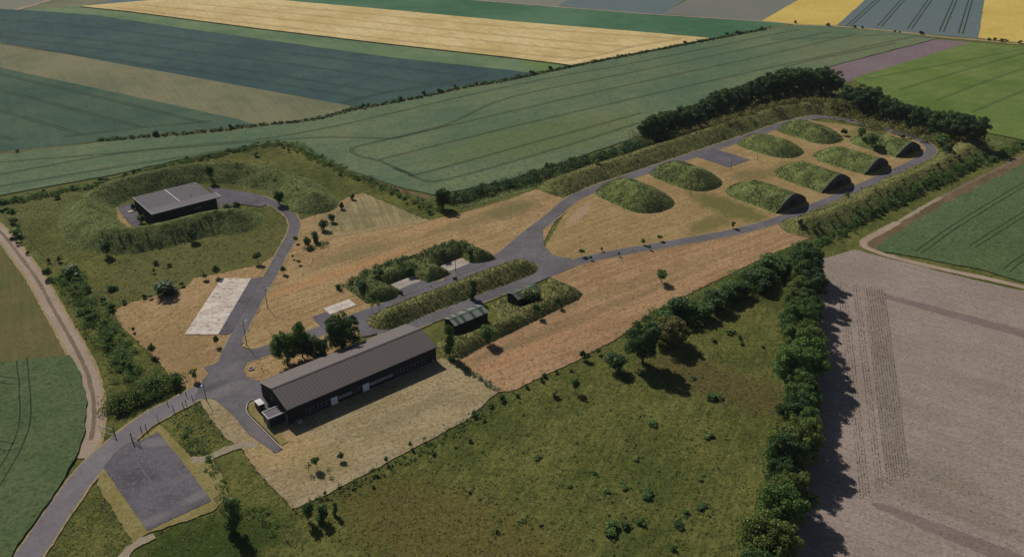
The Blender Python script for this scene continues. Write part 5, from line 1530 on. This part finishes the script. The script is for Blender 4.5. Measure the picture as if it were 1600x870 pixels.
def gate(x, y, ang, L, label):
    X, Y = G(x, y)
    r = empty('gate', (X, Y, .05), ang)
    tag(r, label, 'gate')
    MB().tube((0, 0, -.2), (0, 0, 2.5), .13, .12, 8).build('hinge_post', M_['post'], r)
    f = MB()
    for z in (.25, 1.9): f.tube((.1, 0, z), (L, 0, z), .045, .045, 6)
    for xx in (.15, L): f.tube((xx, 0, .25), (xx, 0, 1.9), .045, .045, 6)
    fr = f.build('frame', M_['galv'], r)
    MB().tube((.15, 0, .3), (L, 0, 1.85), .03, .03, 6).build('brace', M_['galv'], fr)
    n = 9
    me = None
    for i in range(n):
        if me is None:
            o = MB().tube((0, 0, .25), (0, 0, 1.9), .016, .016, 5).build('bar', M_['steel_dark'], r)
            me = o.data
        else:
            o = link('bar', me, r)
        o.location = (.15 + (L - .15) * (i + 1) / (n + 1), 0, 0)


gate(180, 681, R(160), 4.2, 'open metal gate leaf on the left side of the entrance road')
gate(207, 690, R(-28), 2.6, 'open metal gate leaf beside the asphalt square')


def fence(pts, spacing, h, label, wires=3, r=.05):
    P = resample([np.array(p) for p in pts], spacing, False)
    root = empty('fence', (P[0][0], P[0][1], 0))
    tag(root, label, 'fence')
    me = None
    o3 = Vector((P[0][0], P[0][1], 0))
    for p in P:
        if me is None:
            o = MB().tube((0, 0, -.2), (0, 0, h), r, r * .8, 6).build('post', M_['post'], root)
            me = o.data
        else:
            o = link('post', me, root)
        o.location = (p[0] - o3.x, p[1] - o3.y, zat(*p))
        o.rotation_euler = (VR.uniform(-.06, .06), VR.uniform(-.06, .06), 0)
    for k in range(wires):
        b = MB()
        z = h * (.35 + .28 * k)
        for i in range(len(P) - 1):
            b.tube((P[i][0] - o3.x, P[i][1] - o3.y, z + zat(*P[i])), (P[i + 1][0] - o3.x, P[i + 1][1] - o3.y, z + zat(*P[i + 1])), .012, .012, 3)
        b.build('wire', M_['galv'], root)


fence(gp((459, 795), (509, 774), (627, 711), (729, 657), (779, 613)), 3.0, 1.7, 'wire fence with thin posts along the lower edge of the yard')
fence(gp((779, 613), (740, 586), (694, 560)), 3.0, 1.5, 'wire fence at the right end of the hangar yard')
fence(gp((400, 735), (428, 765), (458, 795)), 3.0, 1.5, 'wire fence at the left corner of the yard')
fence(gp((800, 612), (850, 587), (901, 564), (962, 531)), 3.2, 1.5, 'wire fence along the lower edge of the cut hay')
fence(gp((478, 390), (506, 358), (550, 308)), 3.0, 1.6, 'diagonal wire fence between the bushes beside the mown triangle')
fence(gp((30, 360), (55, 385), (80, 415)), 3.4, 1.4, 'wire fence in the rough grass left of the ring bank')
fence(gp((438, 822), (445, 840), (452, 850)), 2.4, 1.8, 'short wire fence in the lower meadow corner')
# old concrete well ring on the island
wr = empty('well_ring', G(393, 577) + (.05,))
tag(wr, 'small concrete well ring on the dry island by the forecourt', 'well ring')
b = MB()
K = 16
for i in range(K):
    a0, a1 = 2 * math.pi * i / K, 2 * math.pi * (i + 1) / K
    n = len(b.v)
    for a in (a0, a1):
        for rr, z in ((.75, 0), (.75, .4), (.5, .4), (.5, 0)): b.v.append((rr * math.cos(a), rr * math.sin(a), z))
    b.f += [(n, n + 4, n + 5, n + 1), (n + 1, n + 5, n + 6, n + 2), (n + 2, n + 6, n + 7, n + 3)]
b.build('ring', M_['concrete_grey'], wr)
MB().tube((0, 0, .02), (0, 0, .2), .5, .5, 16).build('lid', M_['steel_dark'], wr)
pole(409, 577, 1.8, 'leaning sign post on the dry island by the forecourt', False, 'sign_post').rotation_euler = (.3, .2, 0)

# ------------------------------------------------------------------ the air
hz = MB().box(-3100, 3100, -1000, 5100, -1, 140).build('haze', M_['white'])
hz.data.materials.clear()
hm = bpy.data.materials.new('haze')
hm.use_nodes = True
hm.node_tree.nodes.clear()
out = hm.node_tree.nodes.new('ShaderNodeOutputMaterial')
pv = hm.node_tree.nodes.new('ShaderNodeVolumePrincipled')
pv.inputs['Color'].default_value = (.78, .86, 1, 1)
pv.inputs['Density'].default_value = .00004
hm.node_tree.links.new(pv.outputs[0], out.inputs['Volume'])
hz.data.materials.append(hm)
tag(hz, 'thin pale haze in the air over the fields', 'haze', kind='stuff')
